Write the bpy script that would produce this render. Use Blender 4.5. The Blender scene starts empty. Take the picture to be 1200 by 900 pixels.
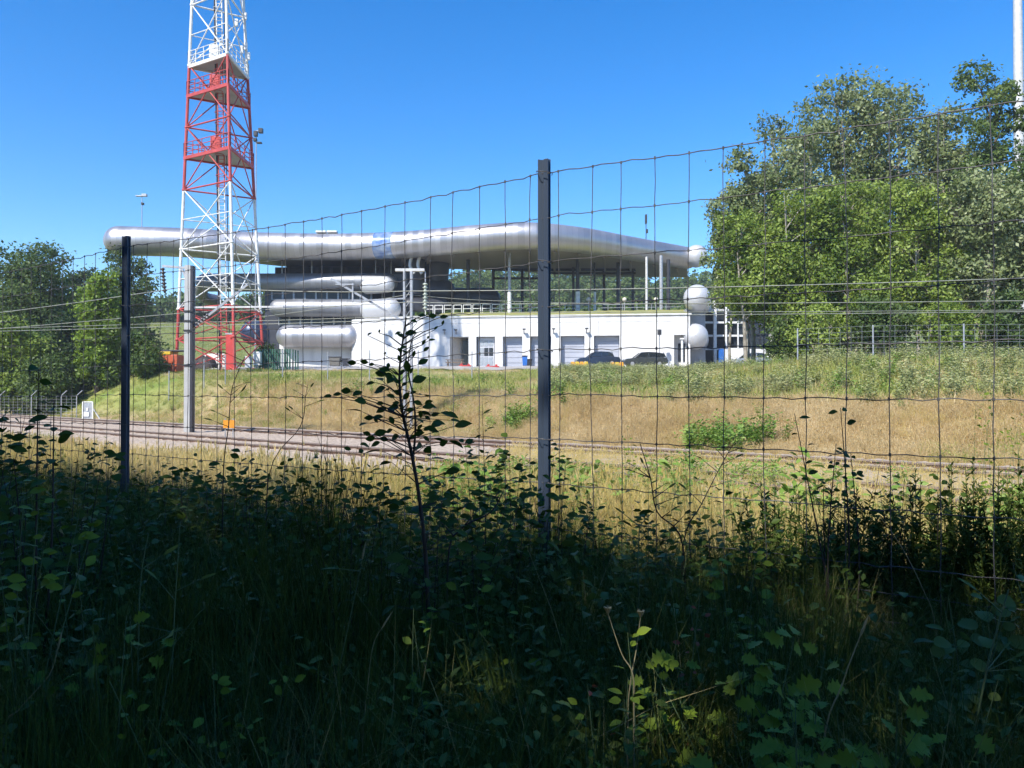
import bpy, bmesh, math, random
import numpy as np
from mathutils import Vector, Matrix, Euler
R = math.radians
PI = math.pi
rnd = random.Random(7)
scene = bpy.context.scene
COL = scene.collection

# ------------------------------------------------------------ camera, sky, sun, exposure
EYE = 1.5                      # camera height; rails are at z = 0
F = 900.0                      # focal length in photo pixels (1200 wide)
cam_d = bpy.data.cameras.new('camera'); cam = bpy.data.objects.new('camera', cam_d); COL.objects.link(cam)
cam_d.lens = 27.0; cam_d.sensor_width = 36.0; cam_d.clip_start = 0.05; cam_d.clip_end = 6000
cam.location = (0, 0, EYE); cam.rotation_euler = (R(90.76), 0, 0)
scene.camera = cam

SUN_AZ = 35.0                  # degrees left of straight behind the camera
SUN_EL = 46.0
sdir = Vector((-math.sin(R(SUN_AZ))*math.cos(R(SUN_EL)), -math.cos(R(SUN_AZ))*math.cos(R(SUN_EL)), math.sin(R(SUN_EL))))
world = bpy.data.worlds.new('World'); scene.world = world; world.use_nodes = True
wn = world.node_tree; bg = wn.nodes['Background']
sky = wn.nodes.new('ShaderNodeTexSky'); sky.sky_type = 'NISHITA'; sky.sun_disc = False
sky.sun_elevation = R(SUN_EL); sky.sun_rotation = math.atan2(sdir.x, sdir.y)
sky.air_density = 1.0; sky.dust_density = 0.35; sky.ozone_density = 3.0; sky.altitude = 100
hs = wn.nodes.new('ShaderNodeHueSaturation'); hs.inputs['Saturation'].default_value = 1.42; hs.inputs['Hue'].default_value = 0.506; hs.inputs['Value'].default_value = 1.0
wn.links.new(sky.outputs[0], hs.inputs['Color']); wn.links.new(hs.outputs[0], bg.inputs[0])
bg.inputs[1].default_value = 0.145
sl = bpy.data.lights.new('sun', 'SUN'); sl.energy = 4.3; sl.angle = R(0.53); sl.color = (1.0, 0.95, 0.87)
sun = bpy.data.objects.new('sun', sl); COL.objects.link(sun)
sun.rotation_euler = sdir.to_track_quat('Z', 'Y').to_euler(); sun.location = (0, 0, 60)
scene.view_settings.view_transform = 'Standard'; scene.view_settings.look = 'None'
scene.view_settings.exposure = 0.75; scene.view_settings.gamma = 1.0
cy = scene.cycles
cy.use_adaptive_sampling = True; cy.adaptive_threshold = 0.03; cy.use_denoising = True
cy.max_bounces = 5; cy.diffuse_bounces = 3; cy.glossy_bounces = 3; cy.transmission_bounces = 3; cy.transparent_max_bounces = 4
cy.caustics_reflective = False; cy.caustics_refractive = False

# ------------------------------------------------------------ helpers
def P(px, py, Y):
    """world point at distance Y seen at photo pixel (px, py)"""
    return Vector(((px-600.0)/F*Y, Y, EYE + (462.0-py)/F*Y))

def link(o, parent=None):
    COL.objects.link(o)
    if parent is not None: o.parent = parent
    return o

def tag(o, label=None, cat=None, group=None, kind=None):
    if label: o['label'] = label
    if cat: o['category'] = cat
    if group: o['group'] = group
    if kind: o['kind'] = kind
    return o

def thing(name, label, cat, loc=(0, 0, 0), rz=0.0, group=None):
    o = bpy.data.objects.new(name, None); o.empty_display_size = 0.2
    link(o); o.location = loc; o.rotation_euler = (0, 0, rz)
    return tag(o, label, cat, group)

class MB:
    """collects shapes for one mesh"""
    def __init__(s): s.v = []; s.f = []; s.smooth = []
    def add(s, vs, fs, smooth=False):
        n = len(s.v); s.v.extend([tuple(v) for v in vs]); s.f.extend([tuple(i+n for i in f) for f in fs]); s.smooth.extend([smooth]*len(fs)); return s
    def box(s, lo, hi, rz=0.0, c=None):
        x0, y0, z0 = lo; x1, y1, z1 = hi
        vs = [(x, y, z) for z in (z0, z1) for (x, y) in ((x0, y0), (x1, y0), (x1, y1), (x0, y1))]
        if rz:
            cx, cy_ = c if c else ((x0+x1)/2, (y0+y1)/2)
            vs = [(cx+(x-cx)*math.cos(rz)-(y-cy_)*math.sin(rz), cy_+(x-cx)*math.sin(rz)+(y-cy_)*math.cos(rz), z) for x, y, z in vs]
        return s.add(vs, [(3, 2, 1, 0), (4, 5, 6, 7), (0, 1, 5, 4), (1, 2, 6, 5), (2, 3, 7, 6), (3, 0, 4, 7)])
    def tube(s, pts, rad, n=8, cap=True):
        pts = [Vector(p) for p in pts]; m = len(pts)
        rads = rad if isinstance(rad, (list, tuple)) else [rad]*m
        vs = []; fs = []; up = None
        for i, p in enumerate(pts):
            t = (pts[min(i+1, m-1)]-pts[max(i-1, 0)])
            if t.length < 1e-9: t = Vector((0, 0, 1))
            t.normalize()
            if up is None: up = Vector((0, 0, 1)) if abs(t.z) < 0.9 else Vector((1, 0, 0))
            a = t.cross(up)
            if a.length < 1e-6: a = t.cross(Vector((0, 1, 0)))
            a.normalize(); b = a.cross(t).normalized(); up = b
            for k in range(n):
                q = 2*PI*k/n; vs.append(p + (a*math.cos(q)+b*math.sin(q))*rads[i])
        for i in range(m-1):
            for k in range(n):
                k2 = (k+1) % n; fs.append((i*n+k2, i*n+k, (i+1)*n+k, (i+1)*n+k2))
        s.add(vs, fs, n > 4)
        if cap:
            s.add(vs[:n], [tuple(range(n))]); s.add(vs[-n:], [tuple(range(n-1, -1, -1))])
        return s
    def bar(s, a, b, w, d=None): # rectangular bar
        a = Vector(a); b = Vector(b); d = d or w; t = (b-a).normalized()
        up = Vector((0, 0, 1)) if abs(t.z) < 0.9 else Vector((0, 1, 0))
        x = t.cross(up).normalized()*w/2; y = x.cross(t).normalized()*d/2
        vs = [p+i*x+j*y for p in (a, b) for i, j in ((-1, -1), (1, -1), (1, 1), (-1, 1))]
        return s.add(vs, [(0, 1, 2, 3), (7, 6, 5, 4), (1, 0, 4, 5), (2, 1, 5, 6), (3, 2, 6, 7), (0, 3, 7, 4)])
    def sphere(s, c, r, nu=20, nv=12, sc=(1, 1, 1)):
        c = Vector(c); vs = [c+Vector((0, 0, -r*sc[2]))]; fs = []
        for j in range(1, nv):
            ph = -PI/2+PI*j/nv
            for i in range(nu):
                th = 2*PI*i/nu
                vs.append(c+Vector((r*sc[0]*math.cos(ph)*math.cos(th), r*sc[1]*math.cos(ph)*math.sin(th), r*sc[2]*math.sin(ph))))
        vs.append(c+Vector((0, 0, r*sc[2]))); top = len(vs)-1
        for i in range(nu):
            i2 = (i+1) % nu
            fs.append((0, 1+i2, 1+i)); fs.append((top, 1+(nv-2)*nu+i, 1+(nv-2)*nu+i2))
            for j in range(nv-2): fs.append((1+j*nu+i, 1+j*nu+i2, 1+(j+1)*nu+i2, 1+(j+1)*nu+i))
        return s.add(vs, fs, True)
    def prism(s, poly, z0, z1):
        n = len(poly)
        vs = [(x, y, z0) for x, y in poly]+[(x, y, z1) for x, y in poly]
        fs = [tuple(range(n-1, -1, -1)), tuple(range(n, 2*n))]+[(i, (i+1) % n, n+(i+1) % n, n+i) for i in range(n)]
        return s.add(vs, fs)
    def build(s, name, mat, parent=None, bevel=0.0):
        me = bpy.data.meshes.new(name); me.from_pydata(s.v, [], s.f)
        me.polygons.foreach_set('use_smooth', s.smooth); me.update()
        if mat: me.materials.append(mat)
        o = bpy.data.objects.new(name, me); link(o, parent)
        if bevel:
            b = o.modifiers.new('bevel', 'BEVEL'); b.width = bevel; b.segments = 2; b.limit_method = 'ANGLE'
        return o

def capsule_pts(path, rad, ends=(True, True), k=6):
    """points and radii of a tube with rounded ends along a path"""
    path = [Vector(p) for p in path]; rads = rad if isinstance(rad, (list, tuple)) else [rad]*len(path)
    pts = []; rr = []
    if ends[0]:
        t = (path[0]-path[1]).normalized(); r = rads[0]
        for i in range(k, 0, -1):
            a = PI/2*i/k; pts.append(path[0]+t*r*math.sin(a)); rr.append(max(0.02*r, r*math.cos(a)))
    pts += path; rr += rads
    if ends[1]:
        t = (path[-1]-path[-2]).normalized(); r = rads[-1]
        for i in range(1, k+1):
            a = PI/2*i/k; pts.append(path[-1]+t*r*math.sin(a)); rr.append(max(0.02*r, r*math.cos(a)))
    return pts, rr

def smooth_path(p, n=8):
    p = [Vector(q) for q in p]; out = []
    for i in range(len(p)-1):
        p0 = p[max(i-1, 0)]; p1 = p[i]; p2 = p[i+1]; p3 = p[min(i+2, len(p)-1)]
        for j in range(n):
            t = j/n
            out.append(0.5*((2*p1)+(p2-p0)*t+(2*p0-5*p1+4*p2-p3)*t*t+(3*p1-p0-3*p2+p3)*t*t*t))
    out.append(p[-1]); return out

def np_mesh(name, verts, quads, mat, smooth=False, ncorner=4):
    me = bpy.data.meshes.new(name)
    verts = np.asarray(verts, np.float32).reshape(-1, 3); quads = np.asarray(quads, np.int32).reshape(-1, ncorner)
    me.vertices.add(len(verts)); me.vertices.foreach_set('co', verts.ravel())
    me.loops.add(quads.size); me.loops.foreach_set('vertex_index', quads.ravel())
    me.polygons.add(len(quads)); me.polygons.foreach_set('loop_start', np.arange(0, quads.size, ncorner, dtype=np.int32))
    try: me.polygons.foreach_set('loop_total', np.full(len(quads), ncorner, np.int32))
    except Exception: pass
    if smooth: me.polygons.foreach_set('use_smooth', np.ones(len(quads), bool))
    me.update(calc_edges=True); me.validate()
    if mat: me.materials.append(mat)
    return me

# ------------------------------------------------------------ materials
def mat(name, c1, c2=None, rough=0.6, metal=0.0, scale=4.0, bump=0.0, spec=0.4, detail=4.0, coords='Object', stretch=None, bscale=None):
    m = bpy.data.materials.new(name); m.use_nodes = True; nt = m.node_tree; b = nt.nodes['Principled BSDF']
    b.inputs['Roughness'].default_value = rough; b.inputs['Metallic'].default_value = metal
    b.inputs['Specular IOR Level'].default_value = spec
    tc = nt.nodes.new('ShaderNodeTexCoord'); src = tc.outputs[coords]
    if stretch:
        mp = nt.nodes.new('ShaderNodeMapping'); mp.inputs['Scale'].default_value = stretch
        nt.links.new(src, mp.inputs[0]); src = mp.outputs[0]
    c2 = c2 or tuple(x*0.8 for x in c1)
    nz = nt.nodes.new('ShaderNodeTexNoise'); nz.inputs['Scale'].default_value = scale; nz.inputs['Detail'].default_value = detail
    nt.links.new(src, nz.inputs['Vector'])
    cr = nt.nodes.new('ShaderNodeValToRGB'); cr.color_ramp.elements[0].position = 0.35; cr.color_ramp.elements[1].position = 0.65
    cr.color_ramp.elements[0].color = (*c1, 1); cr.color_ramp.elements[1].color = (*c2, 1)
    nt.links.new(nz.outputs['Fac'], cr.inputs[0]); nt.links.new(cr.outputs[0], b.inputs['Base Color'])
    if bump:
        bp = nt.nodes.new('ShaderNodeBump'); bp.inputs['Strength'].default_value = bump; bp.inputs['Distance'].default_value = 0.02
        n2 = nt.nodes.new('ShaderNodeTexNoise'); n2.inputs['Scale'].default_value = bscale or scale*6; n2.inputs['Detail'].default_value = 5
        nt.links.new(src, n2.inputs['Vector']); nt.links.new(n2.outputs['Fac'], bp.inputs['Height']); nt.links.new(bp.outputs[0], b.inputs['Normal'])
    return m

def leaf_mat(name, c1, c2, c3=None, rough=0.5, trans=0.35, clump=0.6, spec=0.3, inst=False):
    """foliage: colour varies by leaf and by clump, some light passes through"""
    m = bpy.data.materials.new(name); m.use_nodes = True; nt = m.node_tree; b = nt.nodes['Principled BSDF']
    out = nt.nodes['Material Output']; c3 = c3 or c2
    geo = nt.nodes.new('ShaderNodeNewGeometry'); oi = nt.nodes.new('ShaderNodeObjectInfo')
    tc = nt.nodes.new('ShaderNodeTexCoord')
    nz = nt.nodes.new('ShaderNodeTexNoise'); nz.inputs['Scale'].default_value = clump; nz.inputs['Detail'].default_value = 2
    nt.links.new(geo.outputs['Position'], nz.inputs['Vector'])
    def math_(op, a, bb, v=None):
        n = nt.nodes.new('ShaderNodeMath'); n.operation = op
        for i, x in enumerate((a, bb)):
            if x is None: continue
            if isinstance(x, (int, float)): n.inputs[i].default_value = x
            else: nt.links.new(x, n.inputs[i])
        return n.outputs[0]
    a = math_('MULTIPLY', geo.outputs['Random Per Island'], 0.45)
    o_ = math_('MULTIPLY', oi.outputs['Random'], 0.45 if inst else 0.15)
    n_ = math_('MULTIPLY', math_('SUBTRACT', nz.outputs['Fac'], 0.3), 1.3)
    s = math_('ADD', math_('ADD', a, o_), n_ if not inst else math_('MULTIPLY', n_, 0.9))
    s = math_('MULTIPLY', s, 0.8)
    cr = nt.nodes.new('ShaderNodeValToRGB'); el = cr.color_ramp.elements
    el[0].position = 0.1; el[0].color = (*c1, 1); el[1].position = 0.9; el[1].color = (*c3, 1)
    e = el.new(0.5); e.color = (*c2, 1)
    nt.links.new(s, cr.inputs[0]); nt.links.new(cr.outputs[0], b.inputs['Base Color'])
    b.inputs['Roughness'].default_value = rough; b.inputs['Specular IOR Level'].default_value = spec
    tr = nt.nodes.new('ShaderNodeBsdfTranslucent'); nt.links.new(cr.outputs[0], tr.inputs[0])
    mx = nt.nodes.new('ShaderNodeMixShader'); mx.inputs[0].default_value = trans
    nt.links.new(b.outputs[0], mx.inputs[1]); nt.links.new(tr.outputs[0], mx.inputs[2]); nt.links.new(mx.outputs[0], out.inputs[0])
    return m

def tube_metal(name, c1, c2, rough=0.38, metal=0.75, scale=0.18):
    """aluminium cladding with fine ring seams along its length and slightly uneven sheets"""
    m = mat(name, c1, c2, rough, metal, scale, 0.0)
    nt = m.node_tree; b = nt.nodes['Principled BSDF']
    tc = [n for n in nt.nodes if n.type == 'TEX_COORD'][0]
    sp = nt.nodes.new('ShaderNodeSeparateXYZ'); nt.links.new(tc.outputs['Object'], sp.inputs[0])
    w = nt.nodes.new('ShaderNodeMath'); w.operation = 'FRACT'
    ml = nt.nodes.new('ShaderNodeMath'); ml.operation = 'MULTIPLY'; ml.inputs[1].default_value = 1.4
    nt.links.new(sp.outputs[0], ml.inputs[0]); nt.links.new(ml.outputs[0], w.inputs[0])
    g = nt.nodes.new('ShaderNodeMath'); g.operation = 'GREATER_THAN'; g.inputs[1].default_value = 0.07; nt.links.new(w.outputs[0], g.inputs[0])
    bp = nt.nodes.new('ShaderNodeBump'); bp.inputs['Strength'].default_value = 0.25; bp.inputs['Distance'].default_value = 0.012
    nt.links.new(g.outputs[0], bp.inputs['Height']); nt.links.new(bp.outputs[0], b.inputs['Normal'])
    fl = nt.nodes.new('ShaderNodeMath'); fl.operation = 'FLOOR'; nt.links.new(ml.outputs[0], fl.inputs[0])
    wh = nt.nodes.new('ShaderNodeTexWhiteNoise'); wh.noise_dimensions = '1D'; nt.links.new(fl.outputs[0], wh.inputs['W'])
    mr = nt.nodes.new('ShaderNodeMapRange'); mr.inputs['To Min'].default_value = rough-0.07; mr.inputs['To Max'].default_value = rough+0.07
    nt.links.new(wh.outputs['Value'], mr.inputs['Value']); nt.links.new(mr.outputs[0], b.inputs['Roughness'])
    base = b.inputs['Base Color'].links[0].from_socket
    mr2 = nt.nodes.new('ShaderNodeMapRange'); mr2.inputs['To Min'].default_value = 0.82; nt.links.new(wh.outputs['Value'], mr2.inputs['Value'])
    seam = nt.nodes.new('ShaderNodeMath'); seam.operation = 'MULTIPLY'; nt.links.new(mr2.outputs[0], seam.inputs[0])
    g2 = nt.nodes.new('ShaderNodeMapRange'); g2.inputs['To Min'].default_value = 0.85; nt.links.new(g.outputs[0], g2.inputs['Value']); nt.links.new(g2.outputs[0], seam.inputs[1])
    mm = nt.nodes.new('ShaderNodeMix'); mm.data_type = 'RGBA'; mm.blend_type = 'MULTIPLY'; mm.inputs['Factor'].default_value = 1.0
    nt.links.new(base, mm.inputs['A']); nt.links.new(seam.outputs[0], mm.inputs['B']); nt.links.new(mm.outputs['Result'], b.inputs['Base Color'])
    return m

M = {}
M['white'] = mat('white_render', (0.72, 0.71, 0.69), (0.58, 0.575, 0.56), 0.8, scale=1.1, bump=0.15, stretch=(1, 1, 0.18))
M['white_paint'] = mat('white_paint', (0.80, 0.80, 0.78), (0.62, 0.62, 0.60), 0.45, scale=3)
M['red_paint'] = mat('red_paint', (0.50, 0.075, 0.065), (0.38, 0.06, 0.055), 0.5, scale=2)
M['bright_red'] = mat('bright_red_sheet', (0.55, 0.06, 0.05), (0.46, 0.05, 0.045), 0.5, scale=2)
M['alu'] = tube_metal('aluminium_cladding', (0.52, 0.51, 0.52), (0.45, 0.44, 0.45), 0.42, 0.72)
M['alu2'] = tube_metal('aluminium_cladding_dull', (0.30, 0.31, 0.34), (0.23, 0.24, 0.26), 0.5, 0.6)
M['alu_pale'] = mat('pale_metal_cap', (0.60, 0.60, 0.60), (0.54, 0.54, 0.55), 0.5, 0.35, 0.5)
M['darkclad_shade'] = mat('dark_cladding_and_shade', (0.06, 0.062, 0.075), (0.045, 0.047, 0.056), 0.45, 0.3, 0.6)  # also paints in shade on the canopy halls and the mast's side
M['soffit'] = mat('soffit_panels', (0.30, 0.27, 0.26), (0.22, 0.20, 0.195), 0.5, 0.3, 0.25, stretch=(1, 0.2, 1))
M['steel_dark'] = mat('dark_steel', (0.05, 0.052, 0.06), None, 0.5, 0.3)
M['galv'] = mat('galvanised_steel', (0.45, 0.46, 0.47), (0.33, 0.34, 0.36), 0.5, 0.5, 6, bump=0.05)
M['galv_pale'] = mat('pale_galvanised', (0.62, 0.62, 0.60), (0.5, 0.5, 0.49), 0.55, 0.15, 3)
M['post'] = mat('fence_post_steel', (0.065, 0.09, 0.135), (0.05, 0.07, 0.105), 0.4, 0.3, 5, bump=0.02, stretch=(1, 1, 0.25))
M['wire'] = mat('fence_wire', (0.13, 0.13, 0.135), (0.07, 0.065, 0.06), 0.55, 0.3, 30)
M['cable'] = mat('overhead_wire', (0.30, 0.31, 0.26), (0.24, 0.25, 0.20), 0.5, 0.3, 1)
def glass_mat(name, c, rough=0.12):
    m = mat(name, c, None, rough, 0.0, 0.5, spec=0.25); return m
M['glass'] = glass_mat('dark_window_glass', (0.03, 0.036, 0.045))
M['shutter'] = mat('grey_shutter', (0.42, 0.44, 0.50), (0.37, 0.39, 0.45), 0.5, 0.1, 0.7)
M['grey'] = mat('grey_panel', (0.38, 0.39, 0.42), (0.32, 0.33, 0.35), 0.6, scale=1)
M['insul'] = mat('insulator', (0.07, 0.06, 0.06), None, 0.25)
M['insul_w'] = mat('pale_insulator', (0.45, 0.5, 0.42), None, 0.3)
M['orange'] = mat('orange_plastic', (0.58, 0.13, 0.06), (0.48, 0.11, 0.06), 0.5)
M['yellow'] = mat('yellow_paint', (0.75, 0.50, 0.03), (0.6, 0.38, 0.03), 0.5)
M['blue'] = mat('blue_plastic', (0.03, 0.15, 0.50), None, 0.45)
M['orange2'] = mat('amber_plastic', (0.75, 0.30, 0.03), None, 0.5)
M['carglass'] = mat('tinted_car_glass', (0.02, 0.025, 0.03), None, 0.06, spec=0.9)
M['mastgrey'] = mat('weathered_mast_steel', (0.44, 0.44, 0.43), (0.38, 0.38, 0.37), 0.6, 0.1, 2)
M['rubber'] = mat('tyre_rubber', (0.02, 0.02, 0.02), None, 0.8)
M['tarp'] = mat('dark_brown_tarpaulin', (0.05, 0.035, 0.03), (0.025, 0.02, 0.02), 0.7, scale=3, bump=0.4)
M['cream'] = mat('cream_sheet', (0.66, 0.60, 0.52), (0.55, 0.50, 0.44), 0.7)
M['green_metal'] = mat('dark_green_fence_paint', (0.04, 0.12, 0.08), None, 0.5)
M['wood'] = mat('weathered_wood', (0.25, 0.19, 0.13), (0.16, 0.12, 0.09), 0.8, stretch=(8, 1, 1))
M['concrete'] = mat('concrete', (0.38, 0.36, 0.33), (0.28, 0.27, 0.25), 0.85, scale=2, bump=0.3)
M['rail'] = mat('rusty_rail', (0.16, 0.095, 0.065), (0.10, 0.06, 0.045), 0.6, 0.3, 5)
M['railtop'] = mat('polished_rail_head', (0.26, 0.20, 0.17), None, 0.5, 0.4)
M['carblue'] = mat('dark_blue_car_paint', (0.035, 0.05, 0.085), None, 0.22, 0.3, spec=0.7)
M['cargrey'] = mat('dark_grey_car_paint', (0.07, 0.08, 0.08), None, 0.25, 0.3, spec=0.7)
M['carsilver'] = mat('silver_car_paint', (0.45, 0.47, 0.5), None, 0.3, 0.5, spec=0.7)
M['bark_pale'] = mat('pale_bark', (0.42, 0.38, 0.31), (0.20, 0.17, 0.13), 0.9, scale=1.6, bump=0.3)
M['bark'] = mat('dark_bark', (0.10, 0.075, 0.055), (0.05, 0.04, 0.03), 0.9, scale=3, bump=0.4)
M['twig'] = mat('dark_twig', (0.045, 0.032, 0.026), (0.03, 0.024, 0.02), 0.8, scale=20)
M['stalk'] = mat('pale_dry_stalk', (0.30, 0.25, 0.14), (0.22, 0.20, 0.10), 0.8, scale=20)
M['greenstalk'] = mat('green_stalk', (0.10, 0.15, 0.06), (0.07, 0.11, 0.05), 0.7, scale=20)
# foliage
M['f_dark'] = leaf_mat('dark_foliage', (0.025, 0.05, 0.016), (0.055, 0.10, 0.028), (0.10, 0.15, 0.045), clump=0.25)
M['f_mid'] = leaf_mat('mid_foliage', (0.045, 0.085, 0.022), (0.10, 0.155, 0.036), (0.18, 0.24, 0.06), clump=0.3)
M['f_bright'] = leaf_mat('bright_foliage', (0.09, 0.15, 0.02), (0.18, 0.27, 0.035), (0.28, 0.38, 0.05), clump=0.35)
M['f_silver'] = leaf_mat('silvery_foliage', (0.09, 0.125, 0.04), (0.24, 0.29, 0.115), (0.42, 0.45, 0.25), clump=0.35, rough=0.4)
M['f_poplar'] = leaf_mat('fresh_green_foliage', (0.08, 0.14, 0.02), (0.23, 0.31, 0.05), (0.44, 0.52, 0.14), clump=0.5)
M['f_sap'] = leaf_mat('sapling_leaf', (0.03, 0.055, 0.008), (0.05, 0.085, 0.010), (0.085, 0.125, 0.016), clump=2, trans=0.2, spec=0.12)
M['f_herb'] = leaf_mat('lobed_leaf', (0.09, 0.15, 0.015), (0.14, 0.20, 0.018), (0.20, 0.25, 0.025), clump=2, trans=0.25, spec=0.15)
M['f_round'] = leaf_mat('grey_green_leaf', (0.06, 0.10, 0.03), (0.10, 0.14, 0.03), (0.15, 0.19, 0.03), clump=2, trans=0.25, spec=0.15)
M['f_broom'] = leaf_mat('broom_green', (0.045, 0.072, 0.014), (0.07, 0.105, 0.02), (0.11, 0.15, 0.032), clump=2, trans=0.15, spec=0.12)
M['f_rust'] = leaf_mat('rusty_leaf', (0.20, 0.05, 0.02), (0.26, 0.07, 0.03), (0.3, 0.10, 0.03), clump=2)
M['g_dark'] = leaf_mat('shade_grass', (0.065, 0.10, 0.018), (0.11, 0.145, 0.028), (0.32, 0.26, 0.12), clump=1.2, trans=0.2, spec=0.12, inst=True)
M['g_dry'] = leaf_mat('dry_grass', (0.46, 0.34, 0.15), (0.60, 0.46, 0.23), (0.74, 0.61, 0.36), clump=0.3, trans=0.4, inst=True)
M['g_yellow'] = leaf_mat('yellow_green_grass', (0.42, 0.36, 0.10), (0.66, 0.53, 0.19), (0.80, 0.65, 0.33), clump=0.35, trans=0.42, inst=True)
M['g_green'] = leaf_mat('green_grass', (0.17, 0.22, 0.045), (0.32, 0.35, 0.08), (0.52, 0.48, 0.18), clump=0.3, trans=0.3, inst=True)
M['g_silver'] = leaf_mat('silvery_weed', (0.19, 0.24, 0.08), (0.32, 0.35, 0.14), (0.50, 0.48, 0.24), clump=0.5, trans=0.3, inst=True)
M['g_fresh'] = leaf_mat('fresh_green_weed', (0.10, 0.19, 0.03), (0.18, 0.29, 0.05), (0.28, 0.37, 0.08), clump=0.5, trans=0.3, inst=True)

# ------------------------------------------------------------ terrain
def smst(a, b, x):
    t = np.clip((x-a)/(b-a), 0, 1); return t*t*(3-2*t)
def dperp(X, Y): return X*0.652 + Y*0.758 - 20.9          # distance beyond the far edge of the ballast
def ndist(X, Y): return X*0.53 + Y*0.85                    # distance across the fence (fence at about 3.0)
def ground(X, Y):
    X = np.asarray(X, float); Y = np.asarray(Y, float)
    d = dperp(X, Y); n = ndist(X, Y)
    z = 0.25 + 0.2*smst(-2, 2.5, n)                         # bank where the camera stands
    z = z + (-0.30-0.45)*smst(4.5, 9.5, n)                  # down to the track
    zp = np.interp(Y, [0, 15, 20, 29, 38, 66, 76, 88, 100, 120], [1.4, 1.4, 1.35, 1.1, 1.5, 3.45, 4.1, 4.6, 4.9, 5.0])
    zp = zp + smst(4, 16, X-0.05*Y)*1.35*smst(6, 20, d)*(1-smst(40, 60, Y))
    zp = zp - smst(26, 44, -X)*2.0*(1-smst(75, 110, Y))
    up = (zp+0.3)*smst(0.3, 6.5, d)
    z = z + up + 0.10*smst(0.5, 2, d)*(np.sin(X*1.3+Y*0.7)*np.sin(Y*0.9-X*0.4)+0.6*np.sin(X*2.9+1)*np.sin(Y*2.3))*(Y < 80)
    z = z + 13.2*smst(112, 185, Y)*(1-0.15*smst(-40, 60, X)) + (12+14*smst(-50, 0, X))*smst(185, 330, Y)
    return z
def gz(X, Y): return float(ground(X, Y))

def ground_material():
    m = bpy.data.materials.new('meadow_ground'); m.use_nodes = True; nt = m.node_tree; b = nt.nodes['Principled BSDF']
    b.inputs['Roughness'].default_value = 0.95; b.inputs['Specular IOR Level'].default_value = 0.1
    geo = nt.nodes.new('ShaderNodeNewGeometry')
    at = nt.nodes.new('ShaderNodeAttribute'); at.attribute_name = 'zone'
    nz = nt.nodes.new('ShaderNodeTexNoise'); nz.inputs['Scale'].default_value = 0.35; nz.inputs['Detail'].default_value = 6
    nt.links.new(geo.outputs['Position'], nz.inputs['Vector'])
    n2 = nt.nodes.new('ShaderNodeTexNoise'); n2.inputs['Scale'].default_value = 6; n2.inputs['Detail'].default_value = 6
    nt.links.new(geo.outputs['Position'], n2.inputs['Vector'])
    def ramp(src, a, c, p0=0.35, p1=0.65):
        r = nt.nodes.new('ShaderNodeValToRGB'); r.color_ramp.elements[0].position = p0; r.color_ramp.elements[1].position = p1
        r.color_ramp.elements[0].color = (*a, 1); r.color_ramp.elements[1].color = (*c, 1); nt.links.new(src, r.inputs[0]); return r.outputs[0]
    dry = ramp(nz.outputs['Fac'], (0.34, 0.24, 0.13), (0.44, 0.34, 0.19))
    green = ramp(nz.outputs['Fac'], (0.17, 0.22, 0.05), (0.28, 0.28, 0.09))
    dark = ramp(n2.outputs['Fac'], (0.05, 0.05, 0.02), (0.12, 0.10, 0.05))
    lawn = ramp(nz.outputs['Fac'], (0.13, 0.17, 0.05), (0.22, 0.23, 0.09))
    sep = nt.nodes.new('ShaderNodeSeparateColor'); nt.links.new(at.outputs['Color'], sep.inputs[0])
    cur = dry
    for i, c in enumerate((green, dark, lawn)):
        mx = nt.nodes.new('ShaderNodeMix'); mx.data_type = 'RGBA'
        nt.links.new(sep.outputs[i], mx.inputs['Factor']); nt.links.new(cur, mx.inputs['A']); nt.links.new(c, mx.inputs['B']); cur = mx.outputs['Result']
    mul = nt.nodes.new('ShaderNodeMix'); mul.data_type = 'RGBA'; mul.blend_type = 'MULTIPLY'; mul.inputs['Factor'].default_value = 0.5
    nt.links.new(cur, mul.inputs['A']); nt.links.new(ramp(n2.outputs['Fac'], (0.55, 0.55, 0.55), (1, 1, 1), 0.3, 0.6), mul.inputs['B'])
    nt.links.new(mul.outputs['Result'], b.inputs['Base Color'])
    bp = nt.nodes.new('ShaderNodeBump'); bp.inputs['Strength'].default_value = 0.8; bp.inputs['Distance'].default_value = 0.06
    nt.links.new(n2.outputs['Fac'], bp.inputs['Height']); nt.links.new(bp.outputs[0], b.inputs['Normal'])
    return m

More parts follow.
